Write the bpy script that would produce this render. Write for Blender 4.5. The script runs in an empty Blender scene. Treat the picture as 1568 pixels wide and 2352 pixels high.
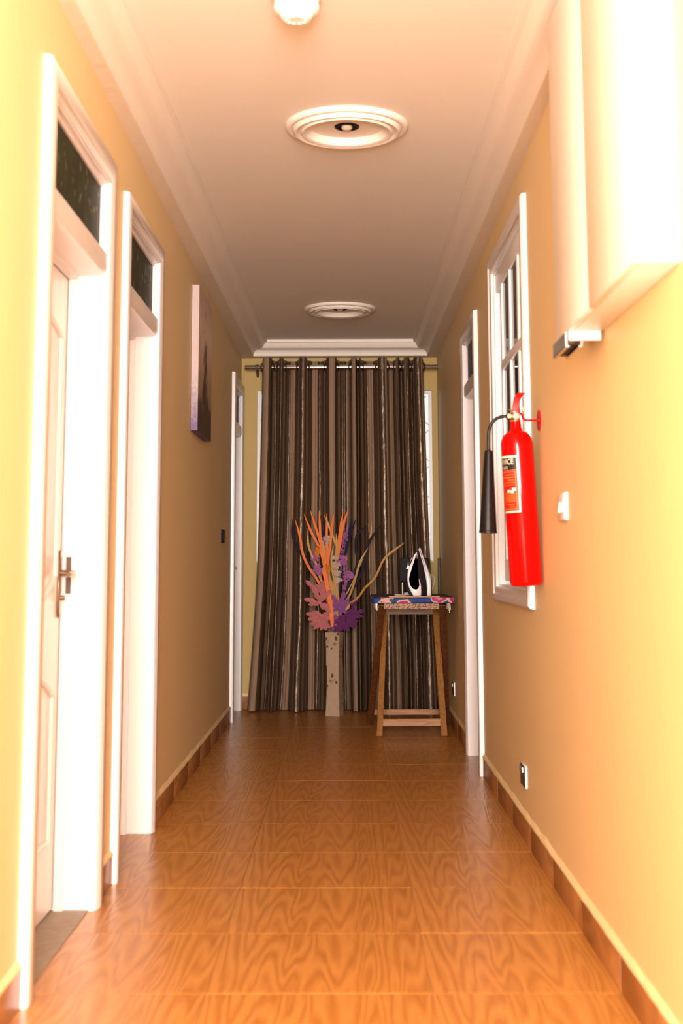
import bpy, bmesh, math, random
from mathutils import Vector, Matrix, noise
PI = math.pi
S = bpy.context.scene
COL = S.collection

# ------------------------------------------------------------------ camera
cam_d = bpy.data.cameras.new('camera')
cam = bpy.data.objects.new('camera', cam_d)
COL.objects.link(cam)
S.camera = cam
cam_d.sensor_fit = 'VERTICAL'
cam_d.sensor_height = 36.0
cam_d.sensor_width = 24.0
cam_d.lens = 3150.0 / 2352.0 * 36.0
cam_d.shift_y = -(1176.0 - 845.391) / 2352.0
HC = 1.147
# rows: image right / down / forward in world axes
Mx = ((0.9999887, 0.0040855, -0.0024225),
      (-0.0029755, 0.1412998, -0.9899624),
      (-0.0037022, 0.9899584, 0.1413103))
right, down, fwd = (Vector(r) for r in Mx)
rot = Matrix((right, -down, -fwd)).transposed()
cam.matrix_world = Matrix.Translation((0, 0, HC)) @ rot.to_4x4()
cam_d.clip_start = 0.05
cam_d.dof.use_dof = True
cam_d.dof.focus_distance = 8.5
cam_d.dof.aperture_fstop = 3.0

# ------------------------------------------------------------------ light
S.view_settings.view_transform = 'Standard'
S.view_settings.look = 'None'
S.view_settings.gamma = 1.0
S.view_settings.use_curve_mapping = False
S.view_settings.exposure = 0.45
world = bpy.data.worlds.new('overcast_sky')
S.world = world
world.use_nodes = True
bg = world.node_tree.nodes['Background']
bg.inputs['Color'].default_value = (1.0, 0.98, 0.94, 1)
bg.inputs['Strength'].default_value = 0.8


def area(name, loc, rot, sx, sy, power, color):
    d = bpy.data.lights.new(name, 'AREA')
    d.shape = 'RECTANGLE'
    d.size, d.size_y = sx, sy
    d.energy = power
    d.color = color
    o = bpy.data.objects.new(name, d)
    o.location = loc
    o.rotation_euler = rot
    COL.objects.link(o)
    return o


# daylight from the open end of the corridor behind the camera
area('daylight_opening', (0.0, -1.7, 1.75), (math.radians(90), 0, 0), 1.4, 2.0, 700, (1.0, 0.925, 0.875))


# ------------------------------------------------------------------ dims
XL, XR, YB, YF = -0.865, 0.745, 11.2, -1.8
ZS, ZC = 2.83, 2.95
TP = 0.61

# ------------------------------------------------------------------ materials
MATS = {}


def mat(name, col, rough=0.5, spec=0.5, metal=0.0, bump=0.0, bscale=40.0, var=0.0, vscale=6.0, coat=0.0, sheen=0.0):
    if name in MATS:
        return MATS[name]
    m = bpy.data.materials.new(name)
    m.use_nodes = True
    nt = m.node_tree
    b = nt.nodes['Principled BSDF']
    b.inputs['Base Color'].default_value = (*col, 1)
    b.inputs['Roughness'].default_value = rough
    b.inputs['Specular IOR Level'].default_value = spec
    b.inputs['Metallic'].default_value = metal
    b.inputs['Coat Weight'].default_value = coat
    b.inputs['Sheen Weight'].default_value = sheen
    tc = nt.nodes.new('ShaderNodeTexCoord')
    if var > 0:
        n = nt.nodes.new('ShaderNodeTexNoise')
        n.inputs['Scale'].default_value = vscale
        n.inputs['Detail'].default_value = 5
        nt.links.new(tc.outputs['Object'], n.inputs['Vector'])
        mx = nt.nodes.new('ShaderNodeMix')
        mx.data_type = 'RGBA'
        mx.inputs[6].default_value = (*[c * (1 - var) for c in col], 1)
        mx.inputs[7].default_value = (*[min(1, c * (1 + var)) for c in col], 1)
        nt.links.new(n.outputs['Fac'], mx.inputs[0])
        nt.links.new(mx.outputs[2], b.inputs['Base Color'])
    if bump > 0:
        n = nt.nodes.new('ShaderNodeTexNoise')
        n.inputs['Scale'].default_value = bscale
        n.inputs['Detail'].default_value = 4
        nt.links.new(tc.outputs['Object'], n.inputs['Vector'])
        bp = nt.nodes.new('ShaderNodeBump')
        bp.inputs['Strength'].default_value = bump
        bp.inputs['Distance'].default_value = 0.01
        nt.links.new(n.outputs['Fac'], bp.inputs['Height'])
        nt.links.new(bp.outputs['Normal'], b.inputs['Normal'])
    MATS[name] = m
    return m


def nodes(m):
    return m.node_tree.nodes, m.node_tree.links, m.node_tree.nodes['Principled BSDF']


def wood(name, c1, c2, scale=(1, 1, 1), freq=9.0, rough=0.45, spec=0.5, coat=0.0, stretch=1.0, bump=0.12):
    """wood grain: contour lines of a stretched noise field"""
    if name in MATS:
        return MATS[name]
    m = mat(name, c1, rough, spec, coat=coat)
    N, L, b = nodes(m)
    tc = N.new('ShaderNodeTexCoord')
    mp = N.new('ShaderNodeMapping')
    mp.inputs['Scale'].default_value = scale
    L.new(tc.outputs['Object'], mp.inputs['Vector'])
    n1 = N.new('ShaderNodeTexNoise')
    n1.inputs['Scale'].default_value = 1.0
    n1.inputs['Detail'].default_value = 1.2
    n1.inputs['Roughness'].default_value = 0.45
    n1.inputs['Distortion'].default_value = 0.35
    L.new(mp.outputs['Vector'], n1.inputs['Vector'])
    mu = N.new('ShaderNodeMath'); mu.operation = 'MULTIPLY'; mu.inputs[1].default_value = freq
    L.new(n1.outputs['Fac'], mu.inputs[0])
    pp = N.new('ShaderNodeMath'); pp.operation = 'PINGPONG'; pp.inputs[1].default_value = 0.5
    L.new(mu.outputs[0], pp.inputs[0])
    n2 = N.new('ShaderNodeTexNoise')
    n2.inputs['Scale'].default_value = 7.0
    n2.inputs['Detail'].default_value = 4
    L.new(mp.outputs['Vector'], n2.inputs['Vector'])
    ad = N.new('ShaderNodeMath'); ad.operation = 'MULTIPLY_ADD'
    ad.inputs[1].default_value = 0.6
    L.new(n2.outputs['Fac'], ad.inputs[0])
    L.new(pp.outputs[0], ad.inputs[2])
    cr = N.new('ShaderNodeValToRGB')
    cr.color_ramp.elements[0].position = 0.3
    cr.color_ramp.elements[0].color = (*c2, 1)
    cr.color_ramp.elements[1].position = 0.72
    cr.color_ramp.elements[1].color = (*c1, 1)
    L.new(ad.outputs[0], cr.inputs['Fac'])
    L.new(cr.outputs['Color'], b.inputs['Base Color'])
    bp = N.new('ShaderNodeBump')
    bp.inputs['Strength'].default_value = bump
    bp.inputs['Distance'].default_value = 0.004
    L.new(ad.outputs[0], bp.inputs['Height'])
    L.new(bp.outputs['Normal'], b.inputs['Normal'])
    return m


M_WALL = mat('yellow_wall_paint', (0.74, 0.548, 0.288), 0.55, 0.35, bump=0.12, bscale=9, var=0.04, vscale=1.6)
M_CEIL = mat('ceiling_paint', (0.77, 0.70, 0.62), 0.6, 0.3, bump=0.05, bscale=14, var=0.02, vscale=2)
M_SOFFIT = mat('brushed_ceiling_paint', (0.70, 0.60, 0.49), 0.6, 0.3, bump=0.25, bscale=22, var=0.05, vscale=14)
M_PLASTER = mat('white_plaster', (0.76, 0.675, 0.59), 0.5, 0.4, bump=0.04, bscale=30)
M_DOOR = mat('white_door_paint', (0.70, 0.64, 0.625), 0.28, 0.5, bump=0.04, bscale=18, var=0.02, vscale=3)
M_CAB = mat('white_cabinet_paint', (0.74, 0.69, 0.65), 0.35, 0.5, var=0.02)
M_PVC = mat('white_aluminium', (0.80, 0.82, 0.86), 0.25, 0.6, bump=0.02)
M_BLACK = mat('black_plastic', (0.005, 0.004, 0.004), 0.5, 0.12)
M_SOCK = mat('dark_brown_plastic', (0.03, 0.018, 0.014), 0.25, 0.5)
M_WPL = mat('white_plastic', (0.85, 0.80, 0.77), 0.3, 0.5)
M_STEEL = mat('brushed_steel', (0.62, 0.56, 0.52), 0.22, 0.5, 1.0)
M_BRONZE = mat('antique_bronze', (0.30, 0.22, 0.15), 0.3, 0.5, 1.0, var=0.3, vscale=40)
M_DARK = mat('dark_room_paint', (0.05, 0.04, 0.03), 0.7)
M_DUST = mat('grey_concrete', (0.30, 0.24, 0.19), 0.8, 0.2, bump=0.3, bscale=60, var=0.25, vscale=30)
M_GROUT = mat('tile_grout', (0.40, 0.20, 0.075), 0.8, 0.2)
M_FLOOR = wood('wood_print_tile', (0.43, 0.182, 0.040), (0.325, 0.120, 0.020), (11.0, 0.95, 1.0), 9.0, 0.3, 0.25, bump=0.2)
M_SKIRT = wood('wood_print_skirting', (0.36, 0.155, 0.05), (0.24, 0.09, 0.028), (3, 2.0, 3), 8.0, 0.3, 0.4, bump=0.06)
M_RED = mat('red_gloss_paint', (0.52, 0.0008, 0.0005), 0.13, 0.2)
M_REDD = mat('red_lever_paint', (0.36, 0.004, 0.004), 0.3, 0.5)
M_BRASS = mat('brass', (0.72, 0.48, 0.16), 0.22, 0.5, 1.0)
M_CHROME = mat('chrome', (0.85, 0.82, 0.8), 0.08, 0.5, 1.0)
M_RUB = mat('black_rubber', (0.006, 0.004, 0.004), 0.34, 0.22)
M_OAK = wood('light_stool_wood', (0.27, 0.108, 0.020), (0.20, 0.076, 0.013), (28, 28, 3.0), 5.0, 0.45, 0.4, bump=0.08)
M_OAKX = wood('light_rail_wood', (0.34, 0.135, 0.024), (0.23, 0.085, 0.014), (3.0, 28, 34), 5.0, 0.45, 0.4, bump=0.08)
M_ROSEW = wood('brown_rail_wood', (0.24, 0.115, 0.06), (0.15, 0.066, 0.033), (2.5, 28, 40), 5.0, 0.5, 0.4, bump=0.08)
M_REDWOOD = wood('reddish_leg_wood', (0.105, 0.032, 0.009), (0.062, 0.017, 0.005), (26, 26, 3.0), 4.0, 0.45, 0.4, bump=0.05)
M_INK = mat('black_marker_ink', (0.012, 0.009, 0.008), 0.6, 0.2)
M_IRON = mat('white_iron_plastic', (0.83, 0.74, 0.72), 0.16, 0.6, coat=0.3)
M_CORD = mat('woven_cord', (0.55, 0.46, 0.42), 0.7, 0.3, bump=0.6, bscale=300)
M_GOLD = mat('gold_rod', (0.5, 0.34, 0.2), 0.3, 0.5, 1.0)


def glass_pane(name, col, rough=0.08):
    m = bpy.data.materials.new(name)
    m.use_nodes = True
    N, L = m.node_tree.nodes, m.node_tree.links
    for n in list(N):
        N.remove(n)
    out = N.new('ShaderNodeOutputMaterial')
    mx = N.new('ShaderNodeMixShader')
    tr = N.new('ShaderNodeBsdfTransparent')
    tr.inputs['Color'].default_value = (*col, 1)
    gl = N.new('ShaderNodeBsdfGlossy')
    gl.inputs['Roughness'].default_value = rough
    fr = N.new('ShaderNodeFresnel')
    fr.inputs['IOR'].default_value = 1.45
    L.new(fr.outputs[0], mx.inputs[0])
    L.new(tr.outputs[0], mx.inputs[1])
    L.new(gl.outputs[0], mx.inputs[2])
    L.new(mx.outputs[0], out.inputs['Surface'])
    return m


M_GLASS = glass_pane('clear_glass', (0.95, 0.97, 0.95))
M_TINT = glass_pane('tinted_glass', (0.35, 0.30, 0.22), 0.05)


def figured_glass():
    m = mat('dark_green_figured_glass', (0.010, 0.014, 0.005), 0.5, 0.12)
    N, L, b = nodes(m)
    tc = N.new('ShaderNodeTexCoord')
    mp = N.new('ShaderNodeMapping')
    mp.inputs['Scale'].default_value = (1, 16, 5)
    L.new(tc.outputs['Object'], mp.inputs['Vector'])
    n = N.new('ShaderNodeTexNoise')
    n.inputs['Scale'].default_value = 1.3
    n.inputs['Detail'].default_value = 3
    L.new(mp.outputs['Vector'], n.inputs['Vector'])
    cr = N.new('ShaderNodeValToRGB')
    cr.color_ramp.elements[0].position = 0.35
    cr.color_ramp.elements[0].color = (0.006, 0.008, 0.003, 1)
    cr.color_ramp.elements[1].position = 0.7
    cr.color_ramp.elements[1].color = (0.022, 0.034, 0.010, 1)
    L.new(n.outputs['Fac'], cr.inputs['Fac'])
    L.new(cr.outputs['Color'], b.inputs['Base Color'])
    bp = N.new('ShaderNodeBump')
    bp.inputs['Strength'].default_value = 0.35
    bp.inputs['Distance'].default_value = 0.004
    L.new(n.outputs['Fac'], bp.inputs['Height'])
    L.new(bp.outputs['Normal'], b.inputs['Normal'])
    return m


M_FIG = figured_glass()
M_LEAFPRINT = mat('pressed_leaf_figure', (0.13, 0.105, 0.05), 0.35, 0.4)


# ------------------------------------------------------------------ mesh helpers
def new_obj(name, bm, m=None, parent=None, smooth=False, loc=None):
    me = bpy.data.meshes.new(name)
    bmesh.ops.recalc_face_normals(bm, faces=bm.faces[:])
    bm.to_mesh(me)
    bm.free()
    if m is not None:
        for mm in (m if isinstance(m, (list, tuple)) else [m]):
            me.materials.append(mm)
    if smooth:
        for p in me.polygons:
            p.use_smooth = True
        try:
            me.set_sharp_from_angle(angle=math.radians(38))
        except Exception:
            pass
    o = bpy.data.objects.new(name, me)
    COL.objects.link(o)
    if loc is not None:
        o.location = loc
    if parent is not None:
        o.parent = parent
    return o


def empty(name, loc=(0, 0, 0), rz=0.0):
    o = bpy.data.objects.new(name, None)
    o.empty_display_size = 0.1
    o.location = loc
    o.rotation_euler = (0, 0, rz)
    COL.objects.link(o)
    return o


def tag(o, label, cat, group=None):
    o['label'] = label
    o['category'] = cat
    if group:
        o['group'] = group
    return o


def struct(o, label=None):
    o['kind'] = 'structure'
    if label:
        o['label'] = label
    return o


def box(bm, x0, x1, y0, y1, z0, z1, bev=0.0, seg=2, mi=0):
    vs = [bm.verts.new(p) for p in ((x0, y0, z0), (x1, y0, z0), (x1, y1, z0), (x0, y1, z0),
                                    (x0, y0, z1), (x1, y0, z1), (x1, y1, z1), (x0, y1, z1))]
    fs = [bm.faces.new([vs[i] for i in q]) for q in ((0, 3, 2, 1), (4, 5, 6, 7), (0, 1, 5, 4), (1, 2, 6, 5), (2, 3, 7, 6), (3, 0, 4, 7))]
    for f in fs:
        f.material_index = mi
    if bev > 0:
        es = list({e for f in fs for e in f.edges})
        bmesh.ops.bevel(bm, geom=es, offset=bev, segments=seg, affect='EDGES', profile=0.5)
    return vs


def boxo(name, x0, x1, y0, y1, z0, z1, m, parent=None, bev=0.0, smooth=False):
    bm = bmesh.new()
    box(bm, min(x0, x1), max(x0, x1), y0, y1, z0, z1, bev)
    return new_obj(name, bm, m, parent, smooth or bev > 0)


def prism(bm, pts, axis, a0, a1, bev=0.0, seg=2):
    """extrude a 2-D polygon along axis. axis 'x': pts are (y,z); 'y': (x,z); 'z': (x,y)"""
    def mk(p, a):
        if axis == 'x':
            return (a, p[0], p[1])
        if axis == 'y':
            return (p[0], a, p[1])
        return (p[0], p[1], a)
    v0 = [bm.verts.new(mk(p, a0)) for p in pts]
    v1 = [bm.verts.new(mk(p, a1)) for p in pts]
    n = len(pts)
    fs = [bm.faces.new(v0[::-1]), bm.faces.new(v1)]
    caps = list(fs)
    for i in range(n):
        fs.append(bm.faces.new((v0[i], v0[(i + 1) % n], v1[(i + 1) % n], v1[i])))
    bmesh.ops.recalc_face_normals(bm, faces=fs)
    if bev > 0:
        es = list({e for f in caps for e in f.edges})
        bmesh.ops.bevel(bm, geom=es, offset=bev, segments=seg, affect='EDGES', profile=0.5)


def lathe(bm, prof, seg=48, base=(0, 0, 0), axis=None, caps=True, ang0=0.0, ang1=2 * PI):
    """prof: (r, h) list; revolved round axis (default +Z) from base"""
    base = Vector(base)
    ax = Vector(axis).normalized() if axis is not None else Vector((0, 0, 1))
    q = Vector((0, 0, 1)).rotation_difference(ax)
    full = abs(ang1 - ang0 - 2 * PI) < 1e-6
    n = seg if full else seg + 1
    rings = []
    for r, h in prof:
        ring = []
        for i in range(n):
            a = ang0 + (ang1 - ang0) * i / seg
            ring.append(bm.verts.new(base + q @ Vector((r * math.cos(a), r * math.sin(a), h))))
        rings.append(ring)
    for j in range(len(prof) - 1):
        for i in range(seg if full else seg):
            k = (i + 1) % n if full else i + 1
            if k >= n:
                continue
            bm.faces.new((rings[j][i], rings[j][k], rings[j + 1][k], rings[j + 1][i]))
    if caps and full:
        if prof[0][0] > 1e-5:
            bm.faces.new(rings[0][::-1])
        if prof[-1][0] > 1e-5:
            bm.faces.new(rings[-1])
    bmesh.ops.remove_doubles(bm, verts=[v for r in rings for v in r], dist=1e-6)


def catmull(pts, n=8):
    pts = [Vector(p) for p in pts]
    if len(pts) < 3:
        return pts
    out = []
    P = [2 * pts[0] - pts[1]] + pts + [2 * pts[-1] - pts[-2]]
    for i in range(1, len(P) - 2):
        for k in range(n):
            t = k / n
            p0, p1, p2, p3 = P[i - 1], P[i], P[i + 1], P[i + 2]
            out.append(0.5 * ((2 * p1) + (-p0 + p2) * t + (2 * p0 - 5 * p1 + 4 * p2 - p3) * t * t + (-p0 + 3 * p1 - 3 * p2 + p3) * t ** 3))
    out.append(pts[-1])
    return out


def tube(bm, pts, r, seg=10, caps=True, closed=False):
    pts = [Vector(p) for p in pts]
    n = len(pts)
    rr = r if isinstance(r, (list, tuple)) else [r] * n
    rings = []
    prev = None
    for i, p in enumerate(pts):
        if closed:
            t = pts[(i + 1) % n] - pts[(i - 1) % n]
        else:
            t = pts[min(i + 1, n - 1)] - pts[max(i - 1, 0)]
        if t.length < 1e-9:
            t = Vector((0, 0, 1))
        t.normalize()
        if prev is None:
            a = Vector((0, 0, 1)) if abs(t.z) < 0.9 else Vector((0, 1, 0))
            u = t.cross(a).normalized()
        else:
            u = (prev - t * prev.dot(t))
            u = u.normalized() if u.length > 1e-6 else t.orthogonal().normalized()
        prev = u
        v = t.cross(u)
        rings.append([bm.verts.new(p + rr[i] * (math.cos(2 * PI * k / seg) * u + math.sin(2 * PI * k / seg) * v)) for k in range(seg)])
    m = n if closed else n - 1
    for i in range(m):
        a, b = rings[i], rings[(i + 1) % n]
        for k in range(seg):
            bm.faces.new((a[k], a[(k + 1) % seg], b[(k + 1) % seg], b[k]))
    if caps and not closed:
        bm.faces.new(rings[0][::-1])
        bm.faces.new(rings[-1])


def tubeo(name, pts, r, m, parent=None, seg=10, closed=False):
    bm = bmesh.new()
    tube(bm, pts, r, seg, closed=closed)
    return new_obj(name, bm, m, parent, True)


def bar(bm, p, q, w, d, up=(0, 0, 1), bev=0.0):
    """rectangular bar from p to q; w along side, d along the other"""
    p, q = Vector(p), Vector(q)
    t = (q - p).normalized()
    u = Vector(up)
    s = t.cross(u).normalized()
    n = s.cross(t).normalized()
    vs = []
    for c in (p, q):
        for a, b in ((-1, -1), (1, -1), (1, 1), (-1, 1)):
            vs.append(bm.verts.new(c + s * a * w / 2 + n * b * d / 2))
    fs = [bm.faces.new([vs[i] for i in f]) for f in ((0, 3, 2, 1), (4, 5, 6, 7), (0, 1, 5, 4), (1, 2, 6, 5), (2, 3, 7, 6), (3, 0, 4, 7))]
    if bev > 0:
        bmesh.ops.bevel(bm, geom=list({e for f in fs for e in f.edges}), offset=bev, segments=1, affect='EDGES')


def frame_sweep(bm, prof, y0, y1, z0, z1, xface, s, closed):
    """sweep a moulding profile round an opening with mitred corners.
    prof: (a, b): a = distance outwards from the opening edge, b = how proud of the wall face (towards the corridor)"""
    rings = []
    for a, b in prof:
        x = xface - s * b
        if closed:
            rings.append([(x, y0 - a, z0 - a), (x, y0 - a, z1 + a), (x, y1 + a, z1 + a), (x, y1 + a, z0 - a)])
        else:
            rings.append([(x, y0 - a, z0), (x, y0 - a, z1 + a), (x, y1 + a, z1 + a), (x, y1 + a, z0)])
    V = [[bm.verts.new(p) for p in r] for r in rings]
    n = len(prof)
    k = 4 if closed else 3
    for i in range(n):
        j = (i + 1) % n
        for c in range(k):
            d = (c + 1) % 4
            bm.faces.new((V[i][c], V[i][d], V[j][d], V[j][c]))
    if not closed:
        bm.faces.new([V[i][0] for i in range(n)])
        bm.faces.new([V[i][3] for i in range(n)][::-1])


# ------------------------------------------------------------------ setting: floor
rng = random.Random(4)
bm = bmesh.new()
box(bm, XL - 0.35, XR + 0.35, YF, YB + 0.3, -0.12, -0.0035)
floor = struct(new_obj('floor', bm, M_GROUT))
Y0 = 3.90 - 9 * TP
sx_left, sx_right = -0.385, 0.225          # long joints
cols = ((XL - 0.14, sx_left, sx_left - TP / 2), (sx_left, sx_right, (sx_left + sx_right) / 2), (sx_right, XR + 0.14, sx_right + TP / 2))
g = 0.0009
tile_meshes = []
for (a, b, c) in cols:
    bm = bmesh.new()
    a2, b2 = max(a, c - TP / 2 - 0.2), min(b, c + TP / 2 + 0.2)
    box(bm, a + g - c, b - g - c, -TP / 2 + g, TP / 2 - g, -0.009, 0.0, 0.0012, 1)
    me = bpy.data.meshes.new('tile')
    bmesh.ops.recalc_face_normals(bm, faces=bm.faces[:])
    bm.to_mesh(me); bm.free()
    me.materials.append(M_FLOOR)
    tile_meshes.append((me, c))
k = 0
while Y0 + (k + 0.5) * TP + TP / 2 < YB + 0.1:
    yc = Y0 + (k + 0.5) * TP
    if yc - TP / 2 > YF - 0.4:
        for me, c in tile_meshes:
            o = bpy.data.objects.new('tile', me)
            o.location = (c, yc, rng.uniform(-0.0004, 0.0004))
            COL.objects.link(o)
            o.parent = floor
    k += 1

# ------------------------------------------------------------------ setting: walls with openings
TW = 0.2
D1 = dict(y0=3.87, y1=4.79)
D2 = dict(y0=5.265, y1=6.115)
D3 = dict(y0=10.37, y1=11.10)
D4 = dict(y0=7.775, y1=8.52)
ZT = 2.50      # top of door glass
LIN = 0.03


def wall_with_openings(bm, xa, xb, y0, y1, z1, ops):
    """ops: (ya, yb, za, zb) sorted"""
    y = y0
    for (ya, yb, za, zb) in ops:
        box(bm, xa, xb, y, ya, 0, z1)
        if za > 0:
            box(bm, xa, xb, ya, yb, 0, za)
        box(bm, xa, xb, ya, yb, zb, z1)
        y = yb
    box(bm, xa, xb, y, y1, 0, z1)


bm = bmesh.new()
wall_with_openings(bm, XL - TW, XL, YF, YB + 0.2, 3.0, [(d['y0'] - LIN, d['y1'] + LIN, 0, ZT + LIN) for d in (D1, D2, D3)])
box(bm, XL - TW - 0.02, XL - TW, YF, YB + 0.2, 0, 3.0)
struct(new_obj('wall_left', bm, M_WALL))
WY0, WY1, WZ0, WZ1 = 5.60, 6.82, 1.035, 2.60
bm = bmesh.new()
wall_with_openings(bm, XR, XR + TW, YF, YB + 0.2, 3.0, [(WY0, WY1, WZ0, WZ1), (D4['y0'] - LIN, D4['y1'] + LIN, 0, ZT + LIN)])
box(bm, XR + TW, XR + TW + 0.02, D4['y0'] - 0.2, D4['y1'] + 0.2, 0, 3.0)
struct(new_obj('wall_right', bm, M_WALL))
# unlit room behind the right-hand window
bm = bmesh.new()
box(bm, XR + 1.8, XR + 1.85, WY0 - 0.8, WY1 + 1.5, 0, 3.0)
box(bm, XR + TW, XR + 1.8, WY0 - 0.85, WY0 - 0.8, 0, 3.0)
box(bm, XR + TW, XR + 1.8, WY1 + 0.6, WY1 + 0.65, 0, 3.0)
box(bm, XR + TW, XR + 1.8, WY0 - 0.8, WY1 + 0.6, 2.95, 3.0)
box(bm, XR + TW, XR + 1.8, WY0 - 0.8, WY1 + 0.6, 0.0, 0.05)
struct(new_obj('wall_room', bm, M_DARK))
# back wall with the window behind the curtain
BX0, BX1, BZ0, BZ1 = -0.735, 0.700, 1.17, 2.56
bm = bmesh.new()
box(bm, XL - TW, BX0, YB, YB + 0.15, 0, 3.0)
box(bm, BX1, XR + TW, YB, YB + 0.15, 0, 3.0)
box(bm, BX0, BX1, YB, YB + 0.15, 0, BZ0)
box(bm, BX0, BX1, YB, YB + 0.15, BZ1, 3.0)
struct(new_obj('wall_back', bm, mat('yellow_wall_paint_dimmed', (0.47, 0.32, 0.10), 0.55, 0.3, bump=0.12, bscale=9, var=0.04, vscale=1.6)))  # same wall paint, darkened in colour to stand in for weaker light here
bm = bmesh.new()
box(bm, XL - TW - 0.2, XR + 2.0, YF, YB + 0.3, ZC, ZC + 0.12)
struct(new_obj('ceiling', bm, M_CEIL))

# ------------------------------------------------------------------ setting: soffit and stepped cornice


def cornice_prof():
    p = [(0.0, ZS + 0.0005)]
    for k in range(1, 7):
        a = k / 6 * PI / 2
        p.append((0.042 * (1 - math.cos(a)), ZS + 0.05 * math.sin(a)))
    p += [(0.070, ZS + 0.052)]
    for k in range(1, 6):
        t = k / 5
        p.append((0.070 + 0.032 * t, ZS + 0.052 + 0.045 * (t ** 1.6)))
    p += [(0.118, ZS + 0.098), (0.122, ZS + 0.121)]
    return p


def off(y):
    return 0.050 + 0.0077 * (y - 4.3)


def cornice_side(name, xw, s, sw):
    bm = bmesh.new()
    prof = cornice_prof()
    ys = [YF] + [2.0, 4.0, 6.0, 8.0, 10.0]
    rows = []
    for y in ys + [None]:
        row = []
        for a, z in prof:
            yy = (YB - 0.105 - a) if y is None else y
            row.append(bm.verts.new((xw + s * (sw(yy) + a), yy, z)))
        rows.append(row)
    for i in range(len(rows) - 1):
        for j in range(len(prof) - 1):
            bm.faces.new((rows[i][j], rows[i][j + 1], rows[i + 1][j + 1], rows[i + 1][j]))
    return struct(new_obj(name, bm, M_PLASTER, None, True))


cl = cornice_side('trim_1', XL, 1, off)
cr_ = cornice_side('trim_2', XR, -1, lambda y: 0.045 + 0.0060 * (y - 4.3))
bm = bmesh.new()
prof = cornice_prof()
for xs in (0,):
    ra, rb = [], []
    for a, z in prof:
        yy = YB - 0.105 - a
        ra.append(bm.verts.new((XL + off(yy) + a, yy, z)))
        rb.append(bm.verts.new((XR - (0.045 + 0.0060 * (yy - 4.3)) - a, yy, z)))
    for j in range(len(prof) - 1):
        bm.faces.new((ra[j], ra[j + 1], rb[j + 1], rb[j]))
struct(new_obj('trim_3', bm, M_PLASTER, None, True))
# flat soffit strips, with brush-marked paint and slightly ragged wall edge


def soffit(name, x0f, x1f, y0, y1, n):
    bm = bmesh.new()
    A = []
    for i in range(n + 1):
        y = y0 + (y1 - y0) * i / n
        A.append([bm.verts.new((x0f(y, i), y, z)) for z in (ZS, ZS + 0.03)] + [bm.verts.new((x1f(y), y, z)) for z in (ZS + 0.03, ZS)])
    for i in range(n):
        for q in range(4):
            bm.faces.new((A[i][q], A[i][(q + 1) % 4], A[i + 1][(q + 1) % 4], A[i + 1][q]))
    bm.faces.new(A[0]); bm.faces.new(A[-1][::-1])
    return struct(new_obj(name, bm, M_SOFFIT))


soffit('trim_4', lambda y, i: XL - 0.002, lambda y: XL + off(y) + 0.001, YF, YB, 60)
soffit('trim_5', lambda y, i: XR + 0.002, lambda y: XR - (0.046 + 0.006 * (y - 4.3)), YF, YB, 60)
bm = bmesh.new()
box(bm, XL, XR, YB - 0.106, YB, ZS + 0.0005, ZS + 0.03)
struct(new_obj('trim_6', bm, M_SOFFIT))

# ------------------------------------------------------------------ setting: skirting
SKH, SKT = 0.103, 0.011


def skirting(name, segs, side):
    """side 'L','R' run along y; 'B' along x"""
    bm = bmesh.new()
    n = 0
    for (a, b) in segs:          # lumpy plaster fillet above the tiles
        m = max(2, int((b - a) / 0.05))
        prev = None
        for i in range(m + 1):
            t = a + (b - a) * i / m
            h = 0.020 + 0.010 * noise.noise(Vector((t * 7, 3.1, 0)))
            w = SKT + 0.002 + 0.003 * noise.noise(Vector((t * 9, 8.1, 0)))
            if side == 'L':
                P = [(XL, t, SKH), (XL + w, t, SKH), (XL + w * 0.9, t, SKH + 0.006), (XL, t, SKH + h)]
            elif side == 'R':
                P = [(XR, t, SKH), (XR - w, t, SKH), (XR - w * 0.9, t, SKH + 0.006), (XR, t, SKH + h)]
            else:
                P = [(t, YB, SKH), (t, YB - w, SKH), (t, YB - w * 0.9, SKH + 0.006), (t, YB, SKH + h)]
            cur = [bm.verts.new(p) for p in P]
            if prev:
                for q in range(4):
                    bm.faces.new((prev[q], prev[(q + 1) % 4], cur[(q + 1) % 4], cur[q]))
            else:
                bm.faces.new(cur)
            prev = cur
        bm.faces.new(prev[::-1])
    root = struct(new_obj(name, bm, M_WALL))
    for (a, b) in segs:
        cuts = [a]
        if side == 'B':
            cuts += [x for x in (sx_left, sx_right) if a < x < b]
        else:
            kk = 0
            while True:
                yj = Y0 + kk * TP
                kk += 1
                if yj >= b - 0.05:
                    break
                if yj > a + 0.05:
                    cuts.append(yj)
        cuts.append(b)
        for i in range(len(cuts) - 1):
            u, v = cuts[i] + 0.0008, cuts[i + 1] - 0.0008
            t = SKT + rng.uniform(-0.0008, 0.0008)
            if side == 'L':
                boxo('tile', XL - 0.001, XL + t, u, v, 0.0005, SKH, M_SKIRT, root, 0.0012)
            elif side == 'R':
                boxo('tile', XR - t, XR + 0.001, u, v, 0.0005, SKH, M_SKIRT, root, 0.0012)
            else:
                boxo('tile', u, v, YB - t, YB + 0.001, 0.0005, SKH, M_SKIRT, root, 0.0012)
    return root


CW = 0.10     # casing width
skirting('baseboard_left', [(YF, D1['y0'] - CW), (D1['y1'] + CW, D2['y0'] - 0.075), (D2['y1'] + CW, D3['y0'] - CW)], 'L')
skirting('baseboard_right', [(YF, D4['y0'] - 0.075), (D4['y1'] + 0.08, YB - 0.012)], 'R')
skirting('baseboard_back', [(XL + 0.02, XR - 0.013)], 'B')

# ------------------------------------------------------------------ doors


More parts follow.
